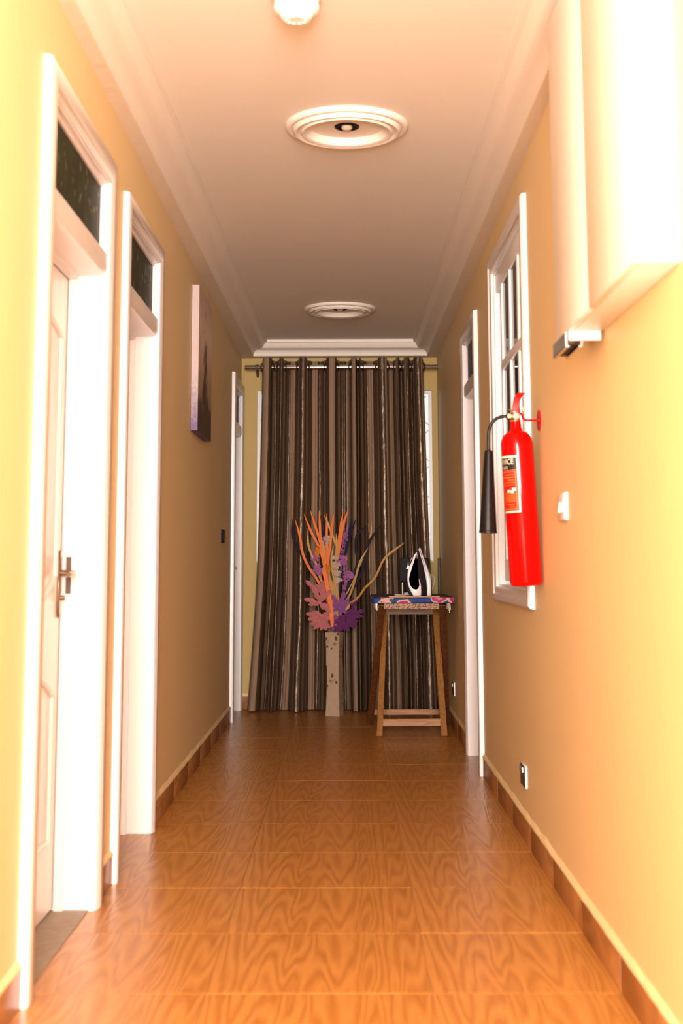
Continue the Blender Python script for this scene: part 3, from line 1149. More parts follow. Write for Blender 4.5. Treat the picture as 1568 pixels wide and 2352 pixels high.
# valve head
LV = lambda x, y, z: Vector((x, y, z)) - EB
bm = bmesh.new()
lathe(bm, [(0.0, 0), (0.019, 0.0), (0.0205, 0.006), (0.017, 0.010), (0.0165, 0.030), (0.012, 0.036), (0.0, 0.036)], 20, E_(0, 0, 0.627), ax, False)
lathe(bm, [(0.0, -0.024), (0.013, -0.024), (0.015, -0.018), (0.015, 0.010), (0.0, 0.010)], 20, LV(0.650, 5.266, 1.708), (0, 1, 0), False)
valve = new_obj('valve', bm, M_CHROME, ext, True)
bm = bmesh.new()
lathe(bm, [(0.0, -0.004), (0.0075, -0.004), (0.0085, 0.0), (0.0085, 0.004), (0.0, 0.004)], 16, LV(0.650, 5.240, 1.708), (0, 1, 0), False)
new_obj('gauge_disc', bm, M_BRASS, valve, True)
bm = bmesh.new()
lathe(bm, [(0.0, 0), (0.0125, 0.0), (0.0135, 0.003), (0.0135, 0.013), (0.0115, 0.016), (0.0, 0.016)], 6, LV(0.634, 5.272, 1.709), (-1, 0, 0.03), False)
new_obj('hose_nut', bm, M_BRASS, valve)
bm = bmesh.new()
# upper lever: thin curved plate rising up and away
pts = [(0.6475, 1.732), (0.652, 1.760), (0.660, 1.782), (0.672, 1.797)]
c = catmull([(p[0], 0, p[1]) for p in pts], 5)
prev = None
for i, p in enumerate(c):
    w = 0.0115 + 0.003 * i / len(c)
    yb = 5.262 - 0.030 * (i / (len(c) - 1)) ** 1.2
    row = [bm.verts.new(LV(p.x - w, yb, p.z)), bm.verts.new(LV(p.x + w, yb - 0.002, p.z - 0.002)), bm.verts.new(LV(p.x + w, yb + 0.002, p.z - 0.002)), bm.verts.new(LV(p.x - w, yb + 0.004, p.z))]
    if prev:
        for q in range(4):
            bm.faces.new((prev[q], prev[(q + 1) % 4], row[(q + 1) % 4], row[q]))
    else:
        bm.faces.new(row)
    prev = row
bm.faces.new(prev[::-1])
new_obj('squeeze_lever', bm, M_REDD, ext, True)
bm = bmesh.new()
box(bm, *(0.638 - EB.x, 0.668 - EB.x), 5.255 - EB.y, 5.295 - EB.y, 1.719 - EB.z, 1.734 - EB.z, 0.003, 2)
new_obj('lever_housing', bm, M_REDD, ext, True)
tubeo('safety_pin', [LV(0.624, 5.262, 1.7335), LV(0.678, 5.262, 1.7345)], 0.0014, M_BRASS, ext, 6)
ring = [LV(0.687 + 0.009 * math.cos(a), 5.262, 1.7365 + 0.009 * math.sin(a)) for a in [2 * PI * k / 20 for k in range(20)]]
tubeo('pin_ring', ring, 0.0014, M_BRASS, ext, 6, True)
hpts = catmull([LV(0.620, 5.272, 1.7092), LV(0.600, 5.272, 1.708), LV(0.578, 5.272, 1.700), LV(0.560, 5.272, 1.683), LV(0.549, 5.272, 1.655), LV(0.546, 5.272, 1.620), LV(0.545, 5.272, 1.570)], 8)
tubeo('hose', hpts, 0.0066, M_RUB, ext, 14)
bm = bmesh.new()
hb, ht = LV(0.5375, 5.272, 1.262), LV(0.5455, 5.272, 1.580)
dirh = (ht - hb)
lathe(bm, [(0.0, 0.010), (0.0325, 0.002), (0.0355, 0.0), (0.0362, 0.003), (0.0345, 0.007), (0.0335, 0.012), (0.0165, dirh.length - 0.012), (0.0145, dirh.length - 0.003), (0.0070, dirh.length), (0.0, dirh.length)], 36, hb, dirh, False)
new_obj('discharge_horn', bm, M_RUB, ext, True)

brk = tag(empty('extinguisher_bracket', (XR, 5.28, 1.694)), 'red round wall plate and arm that carries the extinguisher', 'bracket')
bm = bmesh.new()
lathe(bm, [(0.0, 0), (0.041, 0.0), (0.041, 0.003), (0.039, 0.0055), (0.0, 0.006)], 36, (-0.0002, 0, 0), (-1, 0, 0), False)
new_obj('wall_plate', bm, M_RED, brk, True)
tubeo('arm', catmull([(-0.004, 0, 0), (-0.030, 0, 0.001), (-0.056, 0, 0.002), (-0.064, -0.002, 0.010), (-0.068, -0.006, 0.021), (-0.072, -0.010, 0.0255), (-0.0765, -0.012, 0.0255)], 6), 0.0042, M_RED, brk, 10)

# ------------------------------------------------------------------ curtain rod and curtain
YR = 11.02
rod = tag(empty('curtain_rod', (-0.04, YR, 2.727)), 'brushed steel curtain rod spanning the end wall', 'curtain rod')
bm = bmesh.new()
lathe(bm, [(0.0, -0.785), (0.0165, -0.785), (0.0185, -0.780), (0.0185, 0.780), (0.0165, 0.785), (0.0, 0.785)], 24, (0, 0, 0), (1, 0, 0), False)
new_obj('pole', bm, M_STEEL, rod, True)
for x in (-0.690, 0.662):
    bm = bmesh.new()
    prism(bm, [(0.020, -0.004), (YB - YR - 0.0005, -0.060), (YB - YR - 0.0005, 0.050), (0.020, 0.012)], 'x', x - 0.010, x + 0.010)
    lathe(bm, [(0.0188, -0.011), (0.0215, -0.011), (0.0215, 0.011), (0.0188, 0.011)], 20, (x, 0, 0), (1, 0, 0), False)
    new_obj('bracket', bm, mat('brown_bracket_paint', (0.10, 0.055, 0.03), 0.5, 0.3), rod, True)

def satin():
    m = mat('striped_satin', (0.3, 0.2, 0.15), 0.5, 0.4)
    N, L, b = nodes(m)
    uv = N.new('ShaderNodeUVMap'); uv.uv_map = 'uv'
    sp = N.new('ShaderNodeSeparateXYZ')
    L.new(uv.outputs['UV'], sp.inputs[0])
    fr = N.new('ShaderNodeMath'); fr.operation = 'FRACT'
    L.new(sp.outputs['X'], fr.inputs[0])
    cr = N.new('ShaderNodeValToRGB')
    cr.color_ramp.interpolation = 'CONSTANT'
    e = cr.color_ramp.elements
    lt = (0.25, 0.155, 0.098, 1); dk = (0.050, 0.029, 0.016, 1); md = (0.11, 0.07, 0.043, 1)
    e[0].position = 0.0; e[0].color = lt
    e[1].position = 0.42; e[1].color = dk
    for p, c in ((0.74, md), (0.82, dk)):
        q = e.new(p); q.color = c
    L.new(fr.outputs[0], cr.inputs['Fac'])
    L.new(cr.outputs['Color'], b.inputs['Base Color'])
    ro = N.new('ShaderNodeValToRGB')
    ro.color_ramp.interpolation = 'CONSTANT'
    e = ro.color_ramp.elements
    e[0].position = 0.0; e[0].color = (0.62,) * 3 + (1,)
    e[1].position = 0.42; e[1].color = (0.30,) * 3 + (1,)
    L.new(fr.outputs[0], ro.inputs['Fac'])
    L.new(ro.outputs['Color'], b.inputs['Roughness'])
    b.inputs['Specular IOR Level'].default_value = 0.8
    b.inputs['Specular Tint'].default_value = (1.0, 0.72, 0.55, 1)
    # crinkles, growing towards the hem
    tc = N.new('ShaderNodeTexCoord')
    mp = N.new('ShaderNodeMapping'); mp.inputs['Scale'].default_value = (9, 4, 3.5)
    L.new(tc.outputs['Object'], mp.inputs['Vector'])
    n = N.new('ShaderNodeTexNoise'); n.inputs['Scale'].default_value = 2.2; n.inputs['Detail'].default_value = 4
    L.new(mp.outputs['Vector'], n.inputs['Vector'])
    bp = N.new('ShaderNodeBump'); bp.inputs['Strength'].default_value = 0.4; bp.inputs['Distance'].default_value = 0.02
    L.new(n.outputs['Fac'], bp.inputs['Height'])
    L.new(bp.outputs['Normal'], b.inputs['Normal'])
    # a little daylight passes through the cloth
    out = [n_ for n_ in N if n_.type == 'OUTPUT_MATERIAL'][0]
    tr = N.new('ShaderNodeBsdfTranslucent')
    mu = N.new('ShaderNodeMix'); mu.data_type = 'RGBA'; mu.blend_type = 'MULTIPLY'; mu.inputs[0].default_value = 1
    mu.inputs[7].default_value = (1.0, 0.78, 0.42, 1)
    L.new(cr.outputs['Color'], mu.inputs[6])
    L.new(mu.outputs[2], tr.inputs['Color'])
    ms = N.new('ShaderNodeMixShader'); ms.inputs[0].default_value = 0.22
    L.new(b.outputs[0], ms.inputs[1]); L.new(tr.outputs[0], ms.inputs[2])
    L.new(ms.outputs[0], out.inputs['Surface'])
    return m


M_SATIN = satin()
fr_px = [(603, 626), (640, 653), (685, 706), (748, 774), (805, 820), (822.5, 830), (866, 889), (907, 918), (926, 941), (948, 971)]
fx = lambda p: (p - 602) * 0.003533 - 0.684
ctrl = []
eyelets = []
ctrl.append((fx(601), YR + 0.050))
for i, (a, b) in enumerate(fr_px):
    xa, xb = fx(a), fx(b)
    dpt = 0.046 if (b - a) > 12 else 0.036
    ctrl.append((xa + 0.001, YR - dpt * 0.25))
    ctrl.append((xa + 0.010, YR - dpt))
    ctrl.append(((xa + xb) / 2, YR - dpt - 0.012))
    ctrl.append((xb - 0.010, YR - dpt))
    ctrl.append((xb - 0.001, YR - dpt * 0.25))
    eyelets += [xa, xb]
    if i < len(fr_px) - 1:
        xc = fx(fr_px[i + 1][0])
        gp = xc - xb
        if gp > 0.06:
            ctrl.append((xb + gp * 0.16, YR + 0.044))
            ctrl.append((xb + gp * 0.36, YR + 0.060))
            ctrl.append((xb + gp * 0.52, YR + 0.052))
            ctrl.append((xb + gp * 0.68, YR + 0.062))
            ctrl.append((xb + gp * 0.86, YR + 0.044))
        else:
            ctrl.append(((xb + xc) / 2, YR + (0.048 if gp > 0.02 else 0.022)))
ctrl.append((fx(973), YR + 0.050))
sec = catmull([(a, b, 0) for a, b in ctrl], 7)
arc = [0.0]
for i in range(1, len(sec)):
    arc.append(arc[-1] + (sec[i] - sec[i - 1]).length)
ZTOP, ZBOT = 2.790, 0.006
ZROW = [2.790, 2.776, 2.764] + [2.756 - 0.0058 * i for i in range(11)]
nlow = 54
ZROW += [ZROW[-1] + (ZBOT - ZROW[-1]) * (i + 1) / nlow for i in range(nlow)]
ROWS = len(ZROW) - 1
bm = bmesh.new()
uvl = bm.loops.layers.uv.new('uv')
rows = []
cxm = -0.030
for j in range(ROWS + 1):
    z = ZROW[j]
    dn = max(0.0, (2.72 - z) / 2.72)
    sL = 1 + 0.05 * dn + 0.10 * dn ** 3.0          # left edge spreads less
    sR = 1 + 0.07 * dn + 0.06 * dn ** 2
    row = []
    for i, p in enumerate(sec):
        dx = p.x - cxm
        s = sL if dx < 0 else sR
        nz = noise.noise(Vector((p.x * 5.0, z * 0.9, 2.0)))
        nz2 = noise.noise(Vector((p.x * 9.0, z * 1.3, 7.0)))
        x = cxm + dx * s + 0.018 * dn * nz + 0.004 * nz2 * min(1, dn * 3)
        amp = 1 + 0.35 * dn + 0.35 * dn * nz2
        y = YR + (p.y - YR) * amp + 0.012 * dn * nz
        y = min(y, YB - 0.022)
        zz = z
        if j == 0:
            zz = ZTOP + (0.008 if p.y < YR - 0.02 else -0.006)
        if j == ROWS:
            zz = ZBOT + 0.012 * max(0, noise.noise(Vector((p.x * 4, 0, 5))) + 0.2)
        row.append(bm.verts.new((x, y, zz)))
    rows.append(row)
NSTR = arc[-1] / 0.110
for j in range(ROWS):
    for i in range(len(sec) - 1):
        q4 = (rows[j][i], rows[j][i + 1], rows[j + 1][i + 1], rows[j + 1][i])
        if all(math.hypot(v_.co.y - YR, v_.co.z - 2.727) < 0.0275 for v_ in q4) or min(math.hypot(v_.co.y - YR, v_.co.z - 2.727) for v_ in q4) < 0.0195:
            continue          # the eyelet hole that the pole runs through
        f = bm.faces.new(q4)
        for lp, (ii, jj) in zip(f.loops, ((i, j), (i + 1, j), (i + 1, j + 1), (i, j + 1))):
            lp[uvl].uv = (arc[ii] / arc[-1] * NSTR + 0.12, jj / ROWS)
curt = tag(empty('curtain', (0, 0, 0)), 'floor-length brown and taupe striped satin curtain on the end wall', 'curtain')
cl_ = new_obj('cloth', bm, M_SATIN, curt, True)
cl_.data.set_sharp_from_angle(angle=math.radians(180)) if hasattr(cl_.data, 'set_sharp_from_angle') else None
ring_me = None
for k, x in enumerate(eyelets):
    if ring_me is None:
        bm = bmesh.new()
        tube(bm, [(0, 0.030 * math.cos(2 * PI * q / 22), 0.030 * math.sin(2 * PI * q / 22)) for q in range(22)], 0.005, 6, closed=True)
        o = new_obj('eyelet', bm, mat('dark_eyelet_metal', (0.10, 0.07, 0.05), 0.25, 0.5, 0.8), curt, True)
        ring_me = o.data
    else:
        o = bpy.data.objects.new('eyelet', ring_me)
        COL.objects.link(o)
        o.parent = curt
    sgn = 1 if k % 2 else -1
    o.location = (x + sgn * 0.004, YR, 2.727)
    o.rotation_euler = (0, 0, sgn * 0.35)

# ------------------------------------------------------------------ narrow dark strip in the back corner
cst = boxo('corner_strip', XR - 0.020, XR - 0.0005, 11.07, 11.11, 0.86, 1.19, mat('dark_green_strip', (0.05, 0.055, 0.02), 0.5), None, 0.004)
tag(cst, 'narrow dark green strip on the right wall in the corner behind the table', 'strip')

# ------------------------------------------------------------------ wooden ironing table
TAB = Vector((0.44, 9.80, 0.0))
tab = tag(empty('ironing_table', TAB), 'tall wooden table with floral padded top and a handwritten number, by the curtain', 'table')
T_ = lambda x, y, z: (x - TAB.x, y - TAB.y, z)


def tbar(name, p, q, w, d, m, par=None, up=(0, 1, 0), bev=0.002):
    bm = bmesh.new()
    bar(bm, T_(*p), T_(*q), w, d, up, bev)
    return new_obj(name, bm, m, par or tab, False)


YFt, YBt = 9.435, 10.12
zt = 0.882
# front legs lean outwards towards the floor
tbar('leg', (0.2125, YFt, 0.0), (0.268, YFt + 0.44, zt - 0.004), 0.040, 0.034, M_OAK)
tbar('leg', (0.6465, YFt, 0.0), (0.620, YFt + 0.44, zt - 0.004), 0.042, 0.034, M_OAK)
tbar('leg', (0.160, YBt + 0.02, 0.0), (0.236, YFt - 0.005, zt - 0.004), 0.046, 0.036, M_REDWOOD)
tbar('leg', (0.708, YBt + 0.02, 0.0), (0.648, YFt - 0.005, zt - 0.004), 0.048, 0.036, M_REDWOOD)
tbar('stretcher', (0.232, YFt + 0.048, 0.088), (0.628, YFt + 0.048, 0.090), 0.048, 0.024, M_OAKX)
tbar('stretcher', (0.185, YBt - 0.055, 0.096), (0.690, YBt - 0.055, 0.096), 0.040, 0.024, M_OAKX)
tbar('rail', (0.272, YFt + 0.39, 0.818), (0.604, YFt + 0.39, 0.818), 0.050, 0.024, M_ROSEW)
ap = tbar('number_board', (0.248, 9.385, 0.864), (0.617, 9.385, 0.864), 0.043, 0.018, M_OAKX)
tbar('frame_rail', (0.235, YFt + 0.032, 0.866), (0.640, YFt + 0.032, 0.866), 0.030, 0.03, M_REDWOOD)
tbar('frame_rail', (0.235, YBt - 0.02, 0.866), (0.660, YBt - 0.02, 0.866), 0.030, 0.03, M_REDWOOD)

# padded top with rounded corners


def rrect(x0, x1, y0, y1, r, n=6):
    pts = []
    for (cx_, cy_, a0) in ((x1 - r, y1 - r, 0), (x0 + r, y1 - r, 90), (x0 + r, y0 + r, 180), (x1 - r, y0 + r, 270)):
        for k in range(n + 1):
            a = math.radians(a0 + 90 * k / n)
            pts.append((cx_ + r * math.cos(a), cy_ + r * math.sin(a)))
    return pts


def floral():
    m = mat('floral_cotton', (0.02, 0.06, 0.35), 0.6, 0.3)
    N, L, b = nodes(m)
    tc = N.new('ShaderNodeTexCoord')
    v = N.new('ShaderNodeTexVoronoi'); v.feature = 'F1'; v.inputs['Scale'].default_value = 7.5
    mp = N.new('ShaderNodeMapping'); mp.inputs['Location'].default_value = (0.37, 0.0, 0.02)
    L.new(tc.outputs['Object'], mp.inputs['Vector'])
    L.new(mp.outputs['Vector'], v.inputs['Vector'])
    n = N.new('ShaderNodeTexNoise'); n.inputs['Scale'].default_value = 40; n.inputs['Detail'].default_value = 3
    L.new(tc.outputs['Object'], n.inputs['Vector'])
    ad = N.new('ShaderNodeMath'); ad.operation = 'MULTIPLY_ADD'; ad.inputs[1].default_value = 0.25
    L.new(n.outputs['Fac'], ad.inputs[0]); L.new(v.outputs['Distance'], ad.inputs[2])
    cr = N.new('ShaderNodeValToRGB')
    cr.color_ramp.interpolation = 'CONSTANT'
    e = cr.color_ramp.elements
    e[0].position = 0.0; e[0].color = (0.45, 0.04, 0.15, 1)
    e[1].position = 0.66; e[1].color = (0.006, 0.028, 0.17, 1)
    for p, c in ((0.28, (0.52, 0.20, 0.23, 1)), (0.40, (0.45, 0.008, 0.13, 1)), (0.52, (0.55, 0.32, 0.30, 1)), (0.61, (0.05, 0.08, 0.01, 1))):
        q = e.new(p); q.color = c
    L.new(ad.outputs[0], cr.inputs['Fac'])
    L.new(cr.outputs['Color'], b.inputs['Base Color'])
    return m


M_FLORAL = floral()
bm = bmesh.new()
prism(bm, [(x - TAB.x, y - TAB.y) for x, y in rrect(0.163, 0.722, 9.345, 10.20, 0.03)], 'z', zt, 0.922, 0.010, 3)
pad = new_obj('padded_top', bm, M_FLORAL, tab, True)
bm = bmesh.new()
box(bm, 0.280 - TAB.x, 0.622 - TAB.x, 9.352 - TAB.y, 9.392 - TAB.y, 0.9215, 0.9325, 0.0015, 1)
new_obj('front_batten', bm, M_OAKX, tab, True)
bm = bmesh.new()
prism(bm, [(x - TAB.x, y - TAB.y) for x, y in rrect(0.172, 0.712, 9.40, 10.19, 0.05)], 'z', 0.9215, 0.9265, 0.002, 1)
new_obj('ironing_cloth', bm, mat('dark_purple_cloth', (0.03, 0.016, 0.024), 0.7, bump=0.3, bscale=30), tab, True)
# cut ends of clear tape hanging under both corners
for (x, l) in ((0.186, 0.045), (0.672, 0.062)):
    bm = bmesh.new()
    for k in range(4):
        xx = x + k * 0.006
        ll = l * (0.6 + 0.4 * ((k * 37) % 5) / 4)
        bar(bm, T_(xx, 9.362, zt + 0.004), T_(xx + 0.002 * (k - 1), 9.356, zt - ll), 0.004, 0.0012, (0, 1, 0))
    new_obj('tape_fringe', bm, mat('clear_tape', (0.45, 0.33, 0.22), 0.2, 0.6), tab)

# handwritten number
DIG = {
    '0': [[(.5, 1), (.15, .85), (0, .45), (.15, .08), (.5, 0), (.85, .2), (1, .6), (.85, .92), (.45, 1), (.25, .85)]],
    '2': [[(0, .78), (.25, 1), (.65, .95), (.75, .65), (.45, .3), (.05, .02), (.5, .06), (1.15, -.05)]],
    '4': [[(.45, 1), (.2, .65), (0, .35), (.4, .38), (1.1, .45)], [(.75, .95), (.7, .4), (.62, -.25)]],
    '5': [[(1.05, 1), (.45, .98), (.3, .95), (.2, .62), (.55, .6), (.85, .35), (.65, .05), (.2, 0), (-.05, .08)]],
    '6': [[(.7, 1.05), (.3, .7), (.02, .35), (.15, .02), (.6, 0), (.8, .25), (.55, .45), (.15, .3)]],
}
bm = bmesh.new()
num = '0245206455'
adv = 0.365 / len(num)
for i, ch_ in enumerate(num):
    x0 = 0.2555 + i * adv * 0.985
    sc_w, sc_h = 0.0255, 0.0315
    small = (ch_ == '0' and i > 0)
    for st in DIG[ch_]:
        pts = [T_(x0 + u * sc_w * (0.9 if small else 1) + v * 0.004, 9.3755, 0.8495 + v * sc_h * (0.8 if small else 1) + (0.003 if small else 0)) for u, v in st]
        c = catmull(pts, 5)
        prev = None
        for j, p in enumerate(c):
            t = (c[min(j + 1, len(c) - 1)] - c[max(j - 1, 0)])
            t.normalize()
            nrm = Vector((-t.z, 0, t.x))
            cur = [bm.verts.new(p + nrm * 0.0015), bm.verts.new(p - nrm * 0.0015), bm.verts.new(p - nrm * 0.0015 + Vector((0, 0.001, 0))), bm.verts.new(p + nrm * 0.0015 + Vector((0, 0.001, 0)))]
            if prev:
                for q in range(4):
                    bm.faces.new((prev[q], prev[(q + 1) % 4], cur[(q + 1) % 4], cur[q]))
            prev = cur
nb = new_obj('handwritten_number', bm, M_INK, ap)
nb['label'] = 'number 0245206455 handwritten in black marker'

# ------------------------------------------------------------------ iron standing on its heel
IR = Vector((0.495, 9.52, 0.9275))
iron = tag(empty('clothes_iron', IR), 'white and black clothes iron standing on its heel on the wooden table', 'iron')
ix = lambda px: 0.5 + (px - 964) * 0.00298 - IR.x
iz = lambda py: 1.261 - (py - 1256) * 0.00294 - IR.z
Z7 = lambda pts: [(ix(860 + x / 7.84), max(0.0, iz(1240 + y / 7.84))) for x, y in pts]


def iplate(name, pts, hw, m, bev, par=None):
    bm = bmesh.new()
    prism(bm, pts, 'y', -hw, hw, bev, 3)
    return new_obj(name, bm, m, par or iron, True)


# dark body core
iplate('body', Z7([(765, 215), (800, 165), (822, 220), (880, 420), (935, 640), (990, 820), (1000, 1005), (830, 1015), (690, 1012), (640, 960), (620, 860), (620, 760), (640, 690), (650, 640), (720, 560), (760, 480), (768, 330)]), 0.027, mat('dark_iron_body', (0.008, 0.002, 0.002), 0.5, 0.05), 0.006)
# white front skirt along the soleplate
iplate('front_shell', Z7([(785, 172), (812, 125), (830, 165), (870, 290), (920, 440), (962, 560), (1000, 690), (1012, 800), (1006, 930), (1000, 1014), (928, 1014), (930, 880), (922, 760), (900, 620), (868, 470), (828, 320)]), 0.043, M_IRON, 0.010)
# soleplate
iplate('soleplate', Z7([(818, 128), (836, 160), (900, 320), (960, 500), (1008, 660), (1022, 800), (1018, 1012), (1006, 1012), (1012, 800), (1000, 690), (962, 560), (870, 290)]), 0.050, mat('grey_soleplate', (0.03, 0.022, 0.022), 0.25, 0.6), 0.002)
# white handle shell: outer arc with the grip opening
outer = [(762, 215), (740, 235), (705, 270), (690, 310), (668, 380), (640, 440), (612, 490), (592, 560), (583, 640), (582, 720), (592, 800), (612, 870), (640, 930), (670, 985), (690, 1013), (770, 1014), (826, 1000), (830, 940), (828, 860), (822, 790), (800, 720), (770, 660), (735, 616), (752, 690), (775, 760), (780, 820), (762, 868), (730, 884), (690, 870), (655, 830), (632, 770), (626, 700), (640, 640), (670, 595), (705, 572), (735, 556), (745, 500), (758, 400), (766, 290)]
iplate('handle_shell', Z7(outer), 0.034, M_IRON, 0.006)
iplate('thumb_knob', Z7([(640, 455), (612, 470), (606, 410), (596, 412), (594, 455), (565, 515), (568, 528), (596, 524), (600, 560), (625, 520)]), 0.006, M_IRON, 0.002)
iplate('spray_nozzle', Z7([(700, 262), (698, 248), (712, 240), (716, 258)]), 0.008, M_BLACK, 0.002)
iplate('water_tank', Z7([(690, 300), (670, 330), (640, 400), (622, 460), (606, 470), (608, 440), (640, 372), (668, 310), (684, 288)]), 0.014, mat('dark_red_tank', (0.06, 0.006, 0.006), 0.15, 0.6), 0.003)
iplate('heel', Z7([(583, 840), (600, 840), (622, 890), (650, 945), (690, 1012), (640, 1014), (605, 960), (580, 900)]), 0.026, M_BLACK, 0.004)
tubeo('grip_trim', [Vector((p[0], -0.006, p[1])) for p in Z7([(722, 650), (735, 710), (750, 765), (740, 790), (705, 820), (675, 842)])], 0.0028, M_IRON, iron, 8)
# braided cord: loop on the right, then coil to the left on the table
pts = catmull([Vector((ix(987), 0.02, iz(1320))), Vector((ix(993), 0.02, iz(1322))), Vector((ix(997), 0.02, iz(1330))), Vector((ix(995), 0.02, iz(1345))), Vector((ix(990.5), 0.02, iz(1356))), Vector((ix(988), 0.03, 0.004))], 8)
tubeo('cord', pts, 0.0030, M_CORD, iron, 8)
coil = []
for k in range(90):
    a = k / 90 * 2 * PI * 3.2
    coil.append(Vector((ix(933) + 0.022 * math.cos(a) + 0.0001 * k, 0.10 + 0.035 * math.sin(a), 0.0040 + 0.0065 * (a / (2 * PI)) * 0.9)))
tubeo('cord_coil', coil, 0.0036, M_CORD, iron, 8)
lp = catmull([Vector((ix(932), 0.09, 0.004)), Vector((ix(922), 0.07, 0.004)), Vector((ix(910), 0.06, 0.005)), Vector((ix(906), 0.08, 0.007)), Vector((ix(910), 0.10, 0.008)), Vector((ix(922), 0.095, 0.005))], 6)
tubeo('cord_loop', lp, 0.0034, M_CORD, iron, 8)

# black box behind the iron
BXP = Vector((0.478, 9.95, 0.9265))
bbx = tag(empty('black_panel', BXP), 'black upright panel with rounded corners on a stand behind the iron', 'panel')
bm = bmesh.new()
prism(bm, [(x, z) for x, z in rrect(-0.102, 0.112, 0.086, 0.262, 0.022)], 'y', -0.012, 0.012, 0.003, 2)
new_obj('panel_body', bm, M_BLACK, bbx, True)
bm = bmesh.new()
prism(bm, [(-0.055, 0.0), (0.125, 0.0), (0.112, 0.10), (-0.065, 0.10)], 'y', -0.010, 0.010, 0.002, 1)
new_obj('stand', bm, M_BLACK, bbx, True)
tubeo('post', [(-0.083, -0.004, 0.0), (-0.083, -0.004, 0.088)], 0.0034, M_WPL, bbx, 8)

# ------------------------------------------------------------------ vase
VP = Vector((-0.100, 10.735, 0.0))
vase = tag(empty('vase', VP, math.radians(-17)), 'tall square cream vase with brown leaf print on the floor by the curtain', 'vase')
M_VASE = mat('cream_speckled_ceramic', (0.36, 0.24, 0.155), 0.5, 0.25, bump=0.05, bscale=60, var=0.14, vscale=22)
VH = 0.628


def vhw(z):
    t = z / VH
    return 0.0475 + 0.0105 * (abs(t - 0.48) / 0.52) ** 1.6


bm = bmesh.new()
lv = [0.0, 0.02, 0.08, 0.16, 0.24, 0.32, 0.40, 0.48, 0.55, 0.60, VH]
rr_ = []
for z in lv:
    h_ = vhw(z)
    b_ = 0.004
    rr_.append([bm.verts.new((x, y, z)) for x, y in ((-h_ + b_, -h_), (h_ - b_, -h_), (h_, -h_ + b_), (h_, h_ - b_), (h_ - b_, h_), (-h_ + b_, h_), (-h_, h_ - b_), (-h_, -h_ + b_))])
h_ = vhw(VH) - 0.008
rr_.append([bm.verts.new((x, y, VH)) for x, y in ((-h_, -h_), (h_, -h_), (h_, -h_), (h_, h_), (h_, h_), (-h_, h_), (-h_, h_), (-h_, -h_))])
rr_.append([bm.verts.new((x, y, VH - 0.25)) for x, y in ((-h_, -h_), (h_, -h_), (h_, -h_), (h_, h_), (h_, h_), (-h_, h_), (-h_, h_), (-h_, -h_))])
for j in range(len(rr_) - 1):
    for i in range(8):
        try:
            bm.faces.new((rr_[j][i], rr_[j][(i + 1) % 8], rr_[j + 1][(i + 1) % 8], rr_[j + 1][i]))
        except ValueError:
            pass
bm.faces.new(rr_[0][::-1])
bm.faces.new(rr_[-1])
bmesh.ops.remove_doubles(bm, verts=bm.verts[:], dist=1e-5)
new_obj('vessel', bm, M_VASE, vase, True)
# printed sprigs as thin decals that follow the faces
M_LEAFB = mat('brown_leaf_print', (0.07, 0.03, 0.008), 0.45)
M_PETAL = mat('pale_flower_print', (0.25, 0.14, 0.085), 0.45)


def decal_leaf(bm, face, u, z, l, w, ang):
    n = 10
    vs = []
    for k in range(n):
        t = 2 * PI * k / n
        a, b = l * math.cos(t), w * math.sin(t) * (1 - 0.25 * math.cos(t))
        uu = u + a * math.cos(ang) - b * math.sin(ang)
        zz = z + a * math.sin(ang) + b * math.cos(ang)
        zz = min(max(zz, 0.003), VH - 0.003)
        hw = vhw(zz) + 0.0006
        uu = max(-hw + 0.003, min(hw - 0.003, uu))
        vs.append(bm.verts.new((uu, -hw, zz) if face == 'f' else (hw, uu, zz)))
    bm.faces.new(vs)


def sprig(bmL, bmP, face, u, z):
    decal_leaf(bmL, face, u + 0.004, z + 0.048, 0.018, 0.011, 1.6)
    decal_leaf(bmL, face, u + 0.036, z - 0.002, 0.012, 0.009, 1.9)
    decal_leaf(bmL, face, u - 0.034, z - 0.030, 0.010, 0.006, 1.2)
    decal_leaf(bmL, face, u + 0.022, z + 0.018, 0.020, 0.0014, 0.75)
    for a in (0.3, 1.3, 2.4, 3.4, 4.6, 5.5):
        decal_leaf(bmP, face, u - 0.008 + 0.009 * math.cos(a), z + 0.006 + 0.008 * math.sin(a), 0.010, 0.005, a)


bL, bP = bmesh.new(), bmesh.new()
sprig(bL, bP, 'f', -0.006, 0.255)
sprig(bL, bP, 'f', 0.028, 0.535)
decal_leaf(bL, 'f', -0.046, 0.578, 0.012, 0.009, 1.5)
decal_leaf(bL, 'f', -0.040, 0.520, 0.011, 0.008, 0.3)
decal_leaf(bL, 'f', -0.030, 0.560, 0.020, 0.0014, 0.8)
decal_leaf(bL, 'f', 0.046, 0.615, 0.012, 0.009, 1.5)
for z in (0.09, 0.48, 0.40):
    sprig(bL, bP, 's', 0.0, z)
new_obj('leaf_print', bL, M_LEAFB, vase)['kind'] = 'stuff'
new_obj('flower_print', bP, M_PETAL, vase)['kind'] = 'stuff'

